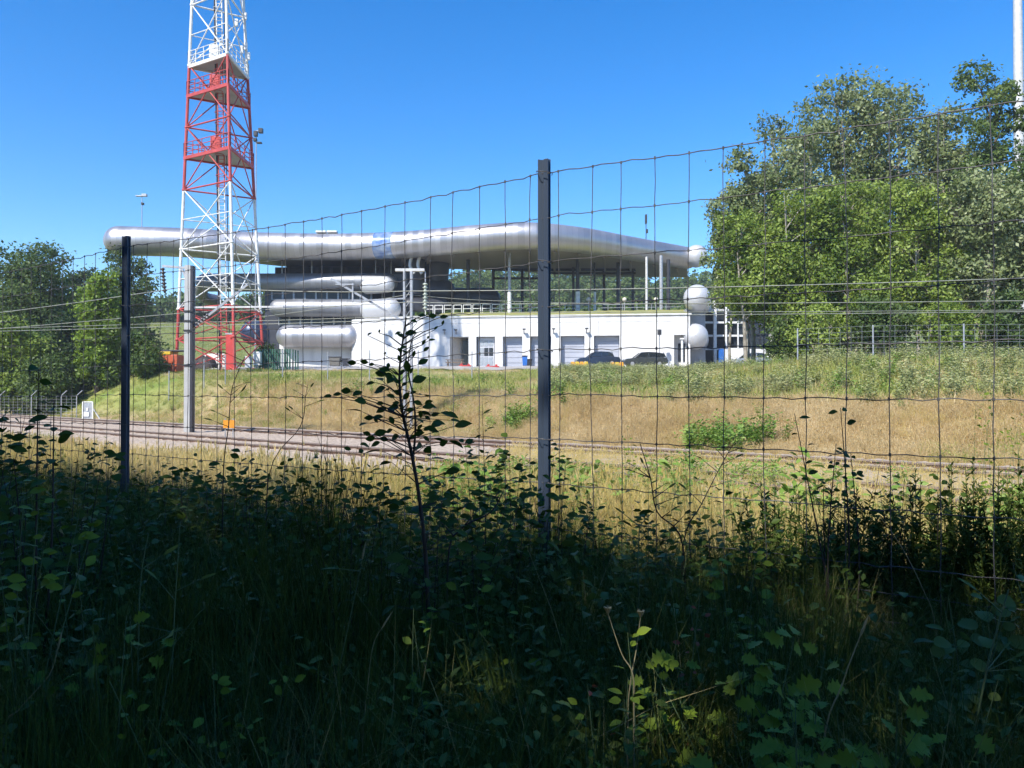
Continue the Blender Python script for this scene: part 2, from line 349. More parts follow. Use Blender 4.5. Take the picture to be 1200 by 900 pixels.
def make_ground():
    # one sheet, fine near the camera and coarse towards the horizon
    g = np.concatenate([-np.geomspace(2500, 60, 22), np.linspace(-56, 56, 150), np.geomspace(60, 2500, 22)])
    gy = np.concatenate([-np.geomspace(1500, 12, 14), np.linspace(-10, 60, 160), np.linspace(62, 200, 60), np.geomspace(205, 4500, 26)])
    XX, YY = np.meshgrid(g, gy); ZZ = ground(XX, YY)
    rs = np.random.RandomState(3)
    ZZ = ZZ + (rs.rand(*ZZ.shape)-0.5)*0.05*(np.abs(YY) < 90)
    nx, ny = len(g), len(gy)
    vs = np.stack([XX, YY, ZZ], -1).reshape(-1, 3)
    i = np.arange(nx-1)[None, :]+nx*np.arange(ny-1)[:, None]
    q = np.stack([i, i+1, i+1+nx, i+nx], -1).reshape(-1, 4)
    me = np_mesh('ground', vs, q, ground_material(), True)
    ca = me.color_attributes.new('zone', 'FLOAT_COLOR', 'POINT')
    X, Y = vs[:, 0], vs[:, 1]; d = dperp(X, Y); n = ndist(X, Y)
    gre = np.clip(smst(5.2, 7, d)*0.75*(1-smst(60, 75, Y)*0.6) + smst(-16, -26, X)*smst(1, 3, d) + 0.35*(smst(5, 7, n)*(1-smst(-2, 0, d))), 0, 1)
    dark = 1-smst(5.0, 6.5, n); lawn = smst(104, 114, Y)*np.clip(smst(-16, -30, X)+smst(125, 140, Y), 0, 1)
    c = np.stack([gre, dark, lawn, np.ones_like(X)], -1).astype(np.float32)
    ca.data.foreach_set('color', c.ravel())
    o = bpy.data.objects.new('ground', me); link(o); tag(o, kind='structure')
make_ground()

# ballast bed with a stony surface, sleepers and rails
U = Vector((0.758, -0.652, 0)); Nn = Vector((0.652, 0.758, 0))
def TP(s, d, z):                   # point along the track: s metres along U, d across
    return Nn*(20.9+d) + U*s + Vector((0, 0, z))
M['ballast'] = mat('pinkish_ballast', (0.50, 0.40, 0.30), (0.32, 0.25, 0.185), 0.9, scale=9, bump=1.0, detail=8, bscale=14)
def make_ballast():
    rs = np.random.RandomState(5)
    S = np.concatenate([np.linspace(-160, -75, 50), np.linspace(-74, 22, 640), np.linspace(24, 60, 20)])
    D = np.array([-11.6, -11.2, -10.8, -10.4]+list(np.linspace(-10.0, -0.8, 34))+[-0.5, -0.2, 0.1, 0.4])
    prof = np.interp(D, [-11.6, -10.2, -9.6, -0.9, -0.3, 0.4], [-0.55, -0.14, -0.10, -0.10, -0.14, -0.45])
    SS, DD = np.meshgrid(S, D); Z = np.repeat(prof[:, None], len(S), 1) + (rs.rand(*SS.shape)-0.5)*0.07
    DD2 = DD+(rs.rand(*SS.shape)-0.5)*0.1
    X = Nn.x*(20.9+DD2)+U.x*SS; Yy = Nn.y*(20.9+DD2)+U.y*SS
    vs = np.stack([X, Yy, Z], -1).reshape(-1, 3); nx = len(S)
    i = np.arange(nx-1)[None, :]+nx*np.arange(len(D)-1)[:, None]
    q = np.stack([i, i+1, i+1+nx, i+nx], -1).reshape(-1, 4)
    o = bpy.data.objects.new('railway_ballast', np_mesh('railway_ballast', vs, q, M['ballast'])); link(o); tag(o, kind='structure')
make_ballast()
tracks = []
for d0, lab in ((-3.0, 'farther railway track, nearest the grass slope'), (-7.7, 'nearer railway track on the fence side of the ballast')):
    t = thing('railway_track', lab, 'railway track', TP(0, d0, 0), group='railway tracks'); tracks.append(t)
    rz = math.atan2(U.y, U.x); t.rotation_euler = (0, 0, rz)
    for side in (-0.72, 0.72):
        m = MB(); m.box((-150, side-0.07, -0.155), (45, side+0.07, -0.14)); m.box((-150, side-0.012, -0.14), (45, side+0.012, -0.035)); m.build('rail', M['rail'], t)
        h = MB(); h.box((-150, side-0.036, -0.035), (45, side+0.036, 0.0)); h.build('rail_head', M['railtop'], t)
    sm = MB().box((-0.13, -1.25, -0.26), (0.13, 1.25, -0.157)).build('sleeper', M['concrete'], t, 0.015)
    sm.location = (-45, 0, 0)
    for k in range(1, 110):
        s2 = sm.copy(); COL.objects.link(s2); s2.parent = t; s2.location = (-45+k*0.6, 0, 0)

# gravel yard in front of the building
M['gravel'] = mat('grey_gravel', (0.40, 0.37, 0.33), (0.32, 0.30, 0.27), 0.95, scale=0.6, bump=0.5, detail=8)
def strip(name, x0, x1, y0, y1, nx, ny, m, dz=0.03, kind='structure'):
    X, Y = np.meshgrid(np.linspace(x0, x1, nx), np.linspace(y0, y1, ny)); Z = ground(X, Y)+dz
    i = np.arange(nx-1)[None, :]+nx*np.arange(ny-1)[:, None]
    o = bpy.data.objects.new(name, np_mesh(name, np.stack([X, Y, Z], -1).reshape(-1, 3), np.stack([i, i+1, i+1+nx, i+nx], -1).reshape(-1, 4), m, True)); link(o); tag(o, kind=kind); return o
strip('gravel_yard', -32, 34, 68.5, 116, 70, 40, M['gravel'], 0.08)

# ------------------------------------------------------------ wire fence
FX0, FY0 = 0.15, 3.46
fdir = Vector((0.847, -0.531, 0)).normalized()             # along the fence, towards the camera's right
def fence_pt(s, z): return Vector((FX0, FY0, 0))+fdir*s+Vector((0, 0, z))
def px_to_s(px):                                           # where the fence crosses the sight line through px
    k = (px-600)/F
    return (k*FY0-FX0)/(fdir.x-k*fdir.y)
fence = thing('wire_fence', 'knotted wire mesh stock fence on dark steel posts crossing the whole view', 'fence', (0, 0, 0))
def post_part(s, ztop, w=0.058):
    # folded steel profile with a broad flange and a raised rib
    prof = [(-w/2, -0.006), (-w*0.10, -0.006), (-w*0.06, -0.022), (w*0.30, -0.022), (w*0.34, -0.006), (w/2, -0.006), (w/2, 0.004), (w*0.06, 0.004), (w*0.06, 0.03), (w*0.0, 0.03), (w*0.0, 0.004), (-w/2, 0.004)]
    c = fence_pt(s, 0); base = gz(c.x, c.y)-0.35
    n = len(prof); vs = []
    for z in (base, ztop):
        for i, (a, b) in enumerate(prof):
            p = c + Vector((a, b, 0)) + Vector((0, 0.012, 0)) + Vector((0, 0, z-(0.004 if (i in (1, 2) and z == ztop) else 0))); vs.append(p)
    fs = [tuple(range(n-1, -1, -1)), tuple(range(n, 2*n))]+[(i, (i+1) % n, n+(i+1) % n, n+i) for i in range(n)]
    MB().add(vs, fs).build('post', M['post'], fence, 0.0015)
    for lz in (1.0, 0.6, 0.2, -0.2, -0.6):
        q = c+Vector((0, 0.0, EYE+lz-0.01)); MB().tube([q+Vector((0.034, 0.0, 0)), q+Vector((0.036, -0.026, 0.004)), q+Vector((0.0, -0.034, 0.008)), q+Vector((-0.036, -0.026, 0.012)), q+Vector((-0.034, 0.0, 0.015))], 0.0022, 5, False).build('tie_wire', M['wire'], fence)
S_left = px_to_s(146); S_c = px_to_s(638)
for k in range(-2, 3):
    s = S_c + (k)*(S_c-S_left)
    post_part(s, EYE+(277/260.0) if k != -1 else EYE+1.075)
levels = [1.0, 0.8, 0.6, 0.4, 0.2, 0.0, -0.2, -0.4, -0.6, -0.7, -0.8, -0.9, -1.0]
s0, s1 = S_left-4.2, S_c+3.0
rw = random.Random(11)
ns = int((s1-s0)/0.15)
stay_s = [s0+i*0.148+rw.uniform(-0.008, 0.008) for i in range(ns)]
def sagz(s): # the mesh hangs slightly between posts
    t = (s-S_c)/(S_c-S_left); t = t-math.floor(t)
    return -0.035*math.sin(PI*t)
for li, lz in enumerate(levels):
    pts = []
    for i, s in enumerate(stay_s):
        z = EYE+lz+sagz(s)*(0.5+0.5*lz)+rw.uniform(-0.0025, 0.0025)
        pts.append(fence_pt(s, z)); pts.append(fence_pt(s+0.05, z+rw.uniform(0.0, 0.004))); pts.append(fence_pt(s+0.10, z-0.003+rw.uniform(-0.003, 0.003)))
    MB().tube(pts, 0.0021 if li else 0.0026, 5, False).build('line_wire', M['wire'], fence)
knots = MB()
for i, s in enumerate(stay_s):
    pts = []; off = rw.uniform(-0.007, 0.007)
    for j, lz in enumerate(levels):
        z = EYE+lz+sagz(s)*(0.5+0.5*lz)
        q = fence_pt(s+off*math.sin(j*0.8+i)+rw.uniform(-0.003, 0.003), z); pts.append(q)
        if j < 9 and Vector((q.x, q.y, 0)).length < 9:
            knots.tube([q+Vector((0, 0, 0.006)), q-Vector((0, 0, 0.006))], 0.0042, 5)
        if j < len(levels)-1: pts.append(fence_pt(s+off*math.sin(j*0.8+i+0.4)+rw.uniform(-0.002, 0.002), z-(levels[j]-levels[j+1])/2))
    MB().tube(pts, 0.0019, 5, False).build('stay_wire', M['wire'], fence)
tag(knots.build('knot', M['wire'], fence), kind='stuff')

# ------------------------------------------------------------ lattice tower
TY = 66.0
def make_tower():
    base = P(264, 435, TY); g0 = base.z
    t = thing('lattice_tower', 'tall red and white steel lattice mast with railed platforms', 'tower', (base.x, base.y, g0))
    def zpx(py): return EYE+(462-py)/F*TY-g0
    H = zpx(-130)
    def Rz(z):                                # circumradius tapers with height
        w = 7.35 + (4.85-7.35)*(z/zpx(75)); return max(w, 3.0)/math.sqrt(3)
    dl = R(30)
    def leg(i, z):
        a = {0: R(150)+dl, 1: R(-90)+dl, 2: R(30)+dl}[i]
        xo = -0.45*z/zpx(75)
        return Vector((Rz(z)*math.cos(a)+xo, Rz(z)*math.sin(a), z))
    bands = [(0, zpx(362), 'red_paint'), (zpx(362), zpx(222), 'white_paint'), (zpx(222), zpx(75), 'red_paint'), (zpx(75), zpx(-75), 'white_paint'), (zpx(-75), H, 'red_paint')]
    def bm(z):
        for a, b, m in bands:
            if a-1e-6 <= z < b-1e-6: return M[m]
        return M['red_paint']
    for a, b, m in bands:
        for i in range(3): MB().tube([leg(i, a), leg(i, b)], 0.135, 8).build('leg', M[m], t)
    for i in range(3):
        f = leg(i, 0); MB().box((f.x-0.4, f.y-0.4, -1.2), (f.x+0.4, f.y+0.4, -0.05)).build('footing', M['concrete'], t, 0.03)
    nodes = [zpx(p) for p in (435, 398, 362, 292, 222, 148, 75, 3, -70, -130)]
    for a, b in zip(nodes[:-1], nodes[1:]):
        mm = bm(a)
        for i, j in ((0, 1), (1, 2), (2, 0)):
            MB().tube([leg(i, a), leg(j, b)], 0.055, 6).build('brace', mm, t)
            MB().tube([leg(j, a), leg(i, b)], 0.055, 6).build('brace', mm, t)
            if a > 0: MB().tube([leg(i, a), leg(j, a)], 0.07, 6).build('cross_beam', bm(a-0.1) if a < zpx(300) else mm, t)
            # secondary strut at the crossing
            m1 = (leg(i, (a+b)/2)+leg(j, (a+b)/2))/2
            if a >= zpx(362)-0.01: MB().tube([leg(i, (a+b)/2), leg(j, (a+b)/2)], 0.045, 5).build('cross_beam', mm, t)
        for i in range(3):   # gusset plates
            q = leg(i, a); MB().sphere(q, 0.19, 8, 6, (1, 1, 0.8)).build('gusset', mm, t)
    # central ladder with cage
    cx = lambda z: leg(1, z)*0.55 + (leg(0, z)+leg(2, z))*0.225 + Vector((-0.35, 0.1, 0))
    for a, b, m in bands:
        lad = MB()
        n = int((b-a)/0.3)
        for sx in (-0.24, 0.24): lad.bar(cx(a)+Vector((sx, 0, 0)), cx(b)+Vector((sx, 0, 0)), 0.08, 0.08)
        for k in range(n):
            z = a+k*0.3; lad.bar(cx(z)+Vector((-0.24, 0, 0)), cx(z)+Vector((0.24, 0, 0)), 0.035)
            if k % 3 == 0:
                hp = [cx(z)+Vector((0.36*math.sin(q), -0.36+0.36*math.cos(q), 0)) for q in np.linspace(0, 2*PI, 9)]
                lad.tube(hp, 0.025, 4, False)
        lad.build('ladder', M['galv_pale'] if m == 'white_paint' else M['red_paint'], t)
    cab = MB()
    for sx in (-0.45, -0.38, 0.4): cab.tube([cx(0)+Vector((sx, 0.1, 0)), cx(H)+Vector((sx, 0.1, 0))], 0.04, 5)
    cab.build('cable_run', M['steel_dark'], t)
    # platforms with railings
    for py, m in ((75, 'white_paint'), (110, 'red_paint'), (183, 'red_paint'), (-72, 'white_paint')):
        z = zpx(py)
        tri = [leg(i, z)*1.0 for i in (0, 1, 2)]; c = sum(tri, Vector())/3
        tri = [c+(q-c)*1.04 for q in tri]
        pf = MB().prism([(q.x, q.y) for q in tri], z-0.10, z+0.02).build('platform', M['grey'], t)
        for i in range(3):
            a, b = tri[i], tri[(i+1) % 3]
            MB().bar(a-Vector((0, 0, 0.1)), b-Vector((0, 0, 0.1)), 0.12, 0.28).build('edge_beam', M[m], t)
            rl = MB()
            for h in (0.4, 0.8, 1.2): rl.tube([a+Vector((0, 0, h)), b+Vector((0, 0, h))], 0.035, 5)
            for k in range(6):
                q = a.lerp(b, k/5); rl.tube([q, q+Vector((0, 0, 1.2))], 0.04, 5)
            rl.build('railing', M[m], t)
        if py > 0:
            b = MB().box((cx(z).x-0.9, cx(z).y-0.1, z+0.1), (cx(z).x-0.1, cx(z).y+0.4, z+1.5)).build('equipment_box', M['bright_red'] if m == 'red_paint' else M['white_paint'], t, 0.03)
    # small antennas near the right leg
    for py, sx in ((40, 0.1), (44, -0.25), (4, 0.2), (12, -0.6), (52, 0.3)):
        q = leg(2, zpx(py)); MB().box((q.x+sx-0.14, q.y-0.45, q.z-0.3), (q.x+sx+0.14, q.y-0.25, q.z+0.35)).build('antenna', M['white_paint'], t, 0.02)
    # red climbing guard box behind the front leg
    q = leg(1, 0)
    MB().box((q.x-0.85, q.y+0.3, 0.0), (q.x-0.22, q.y+0.45, 2.9)).build('climbing_guard', M['bright_red'], t, 0.02)
    MB().box((q.x-0.88, q.y+0.28, 2.9), (q.x-0.20, q.y+0.47, 3.0)).build('guard_cap', M['grey'], t)
    # white cabinet by the right leg
    q = leg(2, 0)
    MB().box((q.x-0.2, q.y-2.4, 0.55), (q.x+0.45, q.y-1.9, 1.75)).build('meter_box', M['white_paint'], t, 0.03)
    MB().box((q.x-0.05, q.y-2.3, -0.3), (q.x+0.25, q.y-2.0, 0.55)).build('box_stand', M['galv'], t)
make_tower()

# ------------------------------------------------------------ the building
HR = 18.6                                   # roof tube centre above the eye
bld = thing('control_building', 'long white and silver building of stacked metal tubes under a wavy roof', 'building', (0, 92, gz(0, 92)))
bld_off = Vector(bld.location)
def B(m, name, material, bevel=0.0, parent=None):
    o = m.build(name, material, parent or bld, bevel)
    if parent is None: o.matrix_parent_inverse = Matrix.Translation(-bld_off)
    return o
def build_building():
    rp = [(139, 282, None), (220, 284, None), (300, 288, None), (400, 289, None), (480, 286, None), (560, 279, None), (620, 276, None), (680, 281, None), (740, 291, None), (806, 302, None)]
    path = []
    for px, py, _ in rp:
        Y = HR*F/(462-py); path.append(P(px, py, Y))
    sp = smooth_path(path, 8)
    rr = [1.78+(1.46-1.78)*i/(len(sp)-1) for i in range(len(sp))]
    a, b = capsule_pts(sp, rr, (True, True), 8)
    B(MB().tube(a, b, 40, False), 'roof_tube', M['alu'])
    e = sp[-1]; B(MB().sphere(e+Vector((0.9, -1.3, 0)), 1.52, 28, 18), 'tube_end_cap', M['alu_pale'])
    # blue band wrapped on the tube, a soft reflection painted as colour
    k = min(range(len(sp)), key=lambda i: abs((sp[i].x/sp[i].y)*F+600-452))
    B(MB().tube([sp[k-1], sp[k], sp[k+1], sp[k+1].lerp(sp[k+2], 0.3)], [r*1.006 for r in (rr[k-1], rr[k], rr[k+1], rr[k+1])], 40, True), 'reflection_band', M['bandblue'])
    # canopy deck behind the tube
    fr = [(p.x, p.y) for p in sp[2:]]
    back = [P(806, 300, 114), P(700, 300, 113), P(600, 300, 108), P(520, 300, 106), P(440, 300, 106), P(330, 300, 104), P(230, 300, 97.5), P(150, 300, 95.5)]
    poly = fr+[(q.x, q.y) for q in back]
    z = EYE+HR
    B(MB().prism(poly, z-1.25, z-0.25), 'roof_deck', M['soffit'])
    # soffit beams
    for px in (470, 500, 530, 560, 590, 620, 650, 680, 710, 740, 770, 795):
        kk = min(range(len(sp)), key=lambda i: abs((sp[i].x/sp[i].y)*F+600-px)); q = sp[kk]
        yb = 105 if px < 600 else 111
        B(MB().bar((q.x, q.y+1.0, z-1.42), (q.x*yb/q.y, yb, z-1.42), 0.28, 0.34), 'roof_beam', M['soffit'])
    # roof hatches and small rooftop bits
    for px in (375, 388):
        q = P(px, 270, 96.5); B(MB().box((q.x-0.55, q.y-0.3, q.z-0.25), (q.x+0.7, q.y+0.5, q.z-0.02)), 'roof_hatch', M['white_paint'], 0.02)
    # stacked floors on the left: level tubes, windows, walls
    def level(px0, px1, py, r, Y0, Y1, m, name, ends=(True, True), n=8):
        pts = smooth_path([P(px0+(px1-px0)*i/4, py, Y0+(Y1-Y0)*i/4) for i in range(5)], n)
        a, b = capsule_pts(pts, r, ends, 7); return B(MB().tube(a, b, 32, False), name, m)
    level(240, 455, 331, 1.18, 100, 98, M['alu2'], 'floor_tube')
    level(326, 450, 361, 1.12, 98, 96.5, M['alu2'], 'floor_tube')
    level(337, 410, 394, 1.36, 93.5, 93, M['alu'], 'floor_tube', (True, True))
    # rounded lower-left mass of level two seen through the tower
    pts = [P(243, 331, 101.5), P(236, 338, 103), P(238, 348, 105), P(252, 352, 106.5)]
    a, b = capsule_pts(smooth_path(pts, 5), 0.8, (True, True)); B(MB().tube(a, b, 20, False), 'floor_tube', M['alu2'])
    # tube noses that point towards the track
    for px, py, r, Y, m in ((453, 334, 0.95, 95, 'alu_pale'), (457, 362, 1.32, 93.5, 'alu_pale')):
        c = P(px, py, Y); B(MB().tube(*capsule_pts([c+Vector((-2.6, 1.4, 0)), c], r, (True, True), 7), 28, False), 'tube_nose', M[m])
    c = P(296, 390, 99); B(MB().tube(*capsule_pts([c+Vector((2.0, 3.0, 0)), c], 1.55, (False, True), 7), 26, False), 'tube_nose', M['navy'])
    # dark glazed core with window rows
    g0 = gz(-24, 97)-0.5
    x0 = P(312, 0, 100).x; x1 = P(478, 0, 100).x
    B(MB().box((x0, 99.3, g0), (x1, 107, P(0, 322, 100).z)), 'wall', M['darkclad_shade'])
    for (ya, yb, xa, xb) in ((341, 351, 318, 474), (371, 381, 326, 426)):
        n = int((xb-xa)/13.0)
        for k in range(n):
            a = P(xa+k*13.0+0.7, yb, 99.2); b = P(xa+(k+1)*13.0-0.7, ya, 99.2)
            f = B(MB().box((a.x-0.07, 99.10, a.z), (a.x+0.03, 99.28, b.z)).box((b.x-0.03, 99.10, a.z), (b.x+0.07, 99.28, b.z)).box((a.x, 99.12, a.z), (b.x, 99.28, a.z+0.07)), 'window', M['galv'])
            g = MB().box((a.x+0.04, 99.20, a.z+0.08), (b.x-0.04, 99.26, b.z)).build('pane', M['glass'], f)
    B(MB().box((x0+1.5, 103.5, P(0, 323, 100).z), (x1, 104, z-1.27)), 'wall', M['darkclad_shade'])
    for k in range(9):
        a = P(322+k*17, 322, 103.4); b = P(335+k*17, 308, 103.4)
        B(MB().box((a.x, 103.3, a.z), (b.x, 103.45, z-1.5)), 'window', M['glass'])
    for px in (330, 365, 400, 440, 458):
        a = P(px, 322, 99.5); B(MB().tube([a, Vector((a.x, a.y, z-1.2))], 0.09, 6), 'column', M['galv'])
    # slab joining floor one
    a = P(330, 413, 94.5); b = P(426, 405, 94.5)
    B(MB().box((P(326, 0, 94).x, 94.4, g0-1.5), (P(424, 0, 94.4).x, 99.2, P(0, 401, 94.4).z)), 'wall', M['white'])
    a = P(412, 404, 92.8); b = P(425, 380, 92.8)
    B(MB().box((a.x, 92.6, a.z), (b.x+0.4, 97, b.z)), 'wall', M['grey2'], 0.05)
    # curved white wall between capsule and podium
    zt = P(0, 374, 92).z; pts = []
    for i in range(13):
        q = PI*i/12; c = P(437, 0, 93.2); pts.append((c.x-0.0+2.6*-math.cos(q), c.y-1.5*math.sin(q)))
    pts += [(pts[-1][0], 97), (pts[0][0], 97)]
    B(MB().prism(pts, g0-2, zt), 'wall', M['white'])
    # rounded halls and drums, coloured dark to paint in the roof's shade
    for x0_, x1_, py, r, Y, m in ((484, 520, 341, 1.55, 100.5, 'darkclad_shade'), (500, 574, 350, 1.45, 103, 'darkclad_shade'), (480, 520, 357, 0.9, 98, 'darkclad_shade')):
        level(x0_, x1_, py, r, Y, Y+1, M[m], 'hall_tube')
    c = P(510, 0, 102); B(MB().tube([(c.x, c.y, P(0, 345, 102).z), (c.x, c.y, z-1.2)], [1.6, 1.9], 24), 'stair_drum', M['darkclad_shade'])
    c = P(487, 0, 99); B(MB().tube([(c.x, c.y, P(0, 345, 99).z), (c.x, c.y, z-1.2)], [1.0, 1.2], 20), 'stair_drum', M['darkclad_shade'])
    for dx in (0, 1.0):    # pale ducts under the canopy
        c = P(482, 311, 96); B(MB().tube(smooth_path([c+Vector((dx, 0, 1.2)), c+Vector((dx-0.2, 0, 0)), c+Vector((dx+0.3, 0, -1.0))], 4), 0.22, 8), 'duct', M['alu_pale'])
    # podium with garages
    W0 = P(446, 0, 91.2); W1 = P(809, 0, 86.8)
    wd = Vector((W1.x-W0.x, W1.y-W0.y, 0)); L = wd.length; wd.normalize(); wn_ = Vector((-wd.y, wd.x, 0))  # wn_ points away
    zr0, zr1 = 10.45, 10.45
    zg = gz(8, 88)-1.6
    def wp(px):            # distance along the wall for a photo column
        k = (px-600)/F; return (k*W0.y-W0.x)/(wd.x-k*wd.y)
    def wb(m, s0, s1, d0, d1, z0, z1):
        q = [W0+wd*s0+wn_*d0, W0+wd*s1+wn_*d0, W0+wd*s1+wn_*d1, W0+wd*s0+wn_*d1]
        vs = [(p.x, p.y, z0) for p in q]+[(p.x, p.y, z1) for p in q]
        return m.add(vs, [(3, 2, 1, 0), (4, 5, 6, 7), (0, 1, 5, 4), (1, 2, 6, 5), (2, 3, 7, 6), (3, 0, 4, 7)])
    zl = P(0, 394, 89).z
    opens = [(527, 549), (558, 580), (589, 612), (621.5, 646), (657, 685), (696, 726), (790, 806)]
    s_prev = 0.0
    for a, b in opens:
        B(wb(MB(), s_prev, wp(a), 0, 4, zg, zl), 'wall_pier', M['white']); s_prev = wp(b)
    B(wb(MB(), s_prev, L, 0, 4, zg, zl), 'wall_pier', M['white'])
    # upper wall as panels with fine joints
    n = 14
    for k in range(n):
        for (za, zb_) in ((zl+0.002, zl+1.55), (zl+1.57, zr0)):
            B(wb(MB(), L*k/n+0.006, L*(k+1)/n-0.006, 0.0, 4, za, zb_), 'wall_panel', M['white'])
    B(wb(MB(), -0.3, L+0.1, 3.9, 5.5, zg, zr0-0.05), 'wall', M['grey'])
    B(wb(MB(), -0.1, L+0.15, -0.12, 0.35, zr0, zr0+0.22), 'coping', M['white'], 0.02)
    for idx in (2, 3, 4, 5):
        a, b = opens[idx]; sa, sb = wp(a)+0.02, wp(b)-0.02
        d = B(wb(MB(), sa, sb, 0.9, 1.0, zg, zl), 'garage_door', M['shutter'])
        nseg = 6; hz = (zl-4.55)/nseg
        for k in range(nseg):
            o = wb(MB(), sa+0.08, sb-0.08, 0.84, 0.9, 4.55+k*hz+0.03, 4.55+(k+1)*hz-0.03).build('door_section', M['shutter'], d)
    # glazed door
    a, b = opens[1]; sa, sb = wp(a), wp(b)
    d = B(wb(MB(), sa+0.15, sb-0.15, 0.62, 0.7, zg, zl-0.05), 'entrance_door', M['grey2'])
    for i in range(3):
        for j, (z0, z1) in enumerate(((0.3, 1.25), (1.4, 2.35), (2.55, 3.2))):
            w = (sb-sa-0.5)/3
            wb(MB(), sa+0.28+i*w, sa+0.2+(i+1)*w, 0.58, 0.615, 4.6+z0, 4.6+z1).build('pane', M['glass'] if j == 1 and i else M['paleglass'], d)
    # open bay with sloping side wall
    a, b = opens[0]; sa, sb = wp(a), wp(b)
    B(wb(MB(), sa, sb, 3.0, 3.1, zg, zl), 'bay_wall', M['grey'])
    q = [W0+wd*sa, W0+wd*(sa+1.5)+wn_*2.9]
    B(MB().add([(q[0].x, q[0].y+0.02, zl-0.02), (q[1].x, q[1].y, zl-0.02), (q[1].x, q[1].y, zg), (q[0].x+0.0, q[0].y+0.02, zg), (q[0].x-0.05, q[0].y+0.3, zg), (q[0].x-0.05, q[0].y+0.3, zl-0.02)], [(0, 1, 2, 3), (0, 3, 4, 5), (1, 5, 4, 2), (0, 5, 1), (3, 2, 4)]), 'bay_wall', M['cream'])
    B(wb(MB(), sb-0.95, sb-0.15, 1.6, 1.7, zg, zl-0.3), 'bay_door', M['glass'])
    # right recess with dark window and entrance
    a, b = opens[6]; sa, sb = wp(a), wp(b)
    B(wb(MB(), sa, sb, 1.2, 1.3, zg, zl), 'bay_wall', M['white'])
    B(wb(MB(), sa+0.55, sb-0.2, 1.12, 1.19, 5.2, zl-0.9), 'window', M['glass'])
    # wall lamps
    for px in (521, 534.5, 614, 648.5, 687):
        s = wp(px); q = W0+wd*s
        lm = B(MB().bar((q.x, q.y, zl+0.35), (q.x, q.y-0.5, zl+0.75), 0.12), 'wall_lamp', M['galv'])
        MB().box((q.x-0.18, q.y-0.8, zl+0.72), (q.x+0.18, q.y-0.4, zl+0.84)).build('lamp_head', M['steel_dark'], lm)
    # grass roof rising to the terrace
    s_a, s_b = wp(508), L
    nx = 60; XX = []; 
    for j, (dd, zz) in enumerate(((0.36, zr0+0.12), (2, zr0+0.5), (4.5, zr0+1.05), (7.5, zr0+1.45), (14, zr0+1.6))):
        for i in range(nx):
            q = W0+wd*(s_a+(s_b-s_a)*i/(nx-1))+wn_*dd; XX.append((q.x, q.y, zz+rnd.uniform(-0.04, 0.04)))
    fs = [(j*nx+i, j*nx+i+1, (j+1)*nx+i+1, (j+1)*nx+i) for j in range(4) for i in range(nx-1)]
    B(MB().add(XX, fs, True), 'grass_roof', M['roofgrass'])
    B(wb(MB(), wp(446), s_a, 4.0, 12, zg, zr0+0.1), 'terrace_wall', M['white'])
    B(wb(MB(), s_a-0.1, s_b, 5.6, 14.1, zg, zr0+0.9), 'terrace_wall', M['white'])
    # white terrace railing
    z0 = zr0+1.25
    for k in range(13):
        sa = wp(482)+k*(wp(640)-wp(482))/13; sb = sa+(wp(640)-wp(482))/13-0.22
        p = lambda s, zz: (W0+wd*s+wn_*7.0)+Vector((0, 0, zz-W0.z))
        m = MB()
        for zz in (z0+1.1, z0+0.62): m.bar(p(sa, zz), p(sb, zz), 0.07)
        for s in (sa, sb): m.bar(p(s, z0-0.3), p(s, z0+1.1), 0.08)
        B(m, 'railing_panel', M['white_paint'])
    for k in range(9):
        sa = wp(640)+k*(wp(806)-wp(640))/9; sb = sa+(wp(806)-wp(640))/9
        m = MB(); p = lambda s, zz: (W0+wd*s+wn_*8.0)+Vector((0, 0, zz-W0.z))
        for zz in (z0+1.0, z0+0.6): m.bar(p(sa, zz), p(sb, zz), 0.05)
        for s in (sa,): m.bar(p(s, z0-0.3), p(s, z0+1.0), 0.06)
        B(m, 'railing_panel', M['galv'])
    # columns carrying the canopy
    for px, Y, m, r, ybase in ((597, 94, 'galv', 0.2, 364), (548.5, 99, 'steel_dark', 0.24, 362), (677, 99, 'steel_dark', 0.24, 362), (697, 101, 'steel_dark', 0.13, 362), (724.5, 101, 'steel_dark', 0.24, 362), (758, 97, 'galv_pale', 0.16, 362), (775, 96, 'galv', 0.22, 362), (783.5, 99, 'steel_dark', 0.24, 362), (640, 99, 'steel_dark', 0.24, 362), (612, 106, 'steel_dark', 0.22, 360), (578, 106, 'steel_dark', 0.22, 360), (708, 107, 'steel_dark', 0.2, 360), (742, 107, 'steel_dark', 0.2, 360), (672, 105, 'steel_dark', 0.18, 360)):
        a = P(px, ybase, Y); top = z-1.22
        B(MB().tube([(a.x, a.y, a.z-1.5), (a.x, a.y, top)], r, 10), 'column', M[m])
        if px in (597, 677, 697): 
            B(MB().tube([(a.x, a.y-0.3, a.z-0.5), (a.x, a.y-0.3, a.z+2.2)], r*1.25, 10), 'column_base', M['white_paint'])
    for x0_, x1_, py, Y in ((577, 745, 316, 106), (577, 640, 326, 106), (600, 660, 311, 108), (640, 745, 320, 106.5)):
        B(MB().bar(P(x0_, py, Y), P(x1_, py, Y), 0.25, 0.3), 'steel_beam', M['steel_dark'])
    # end tubes at the right facing the camera
    for px, py, r, Y in ((817, 349, 1.52, 88), (815, 394, 1.44, 87.5)):
        c = P(px, py, Y); B(MB().tube(*capsule_pts([c+Vector((4.3, 16, 0)), c+Vector((0.3, 1.2, 0)), c], r, (False, True), 10), 36, False), 'end_tube', M['alu_pale'])
    a = P(804, 430, 89.6); b = P(826, 362, 89.6)
    B(MB().box((a.x, 89.4, zg), (b.x, 100, b.z)), 'wall', M['grey'])
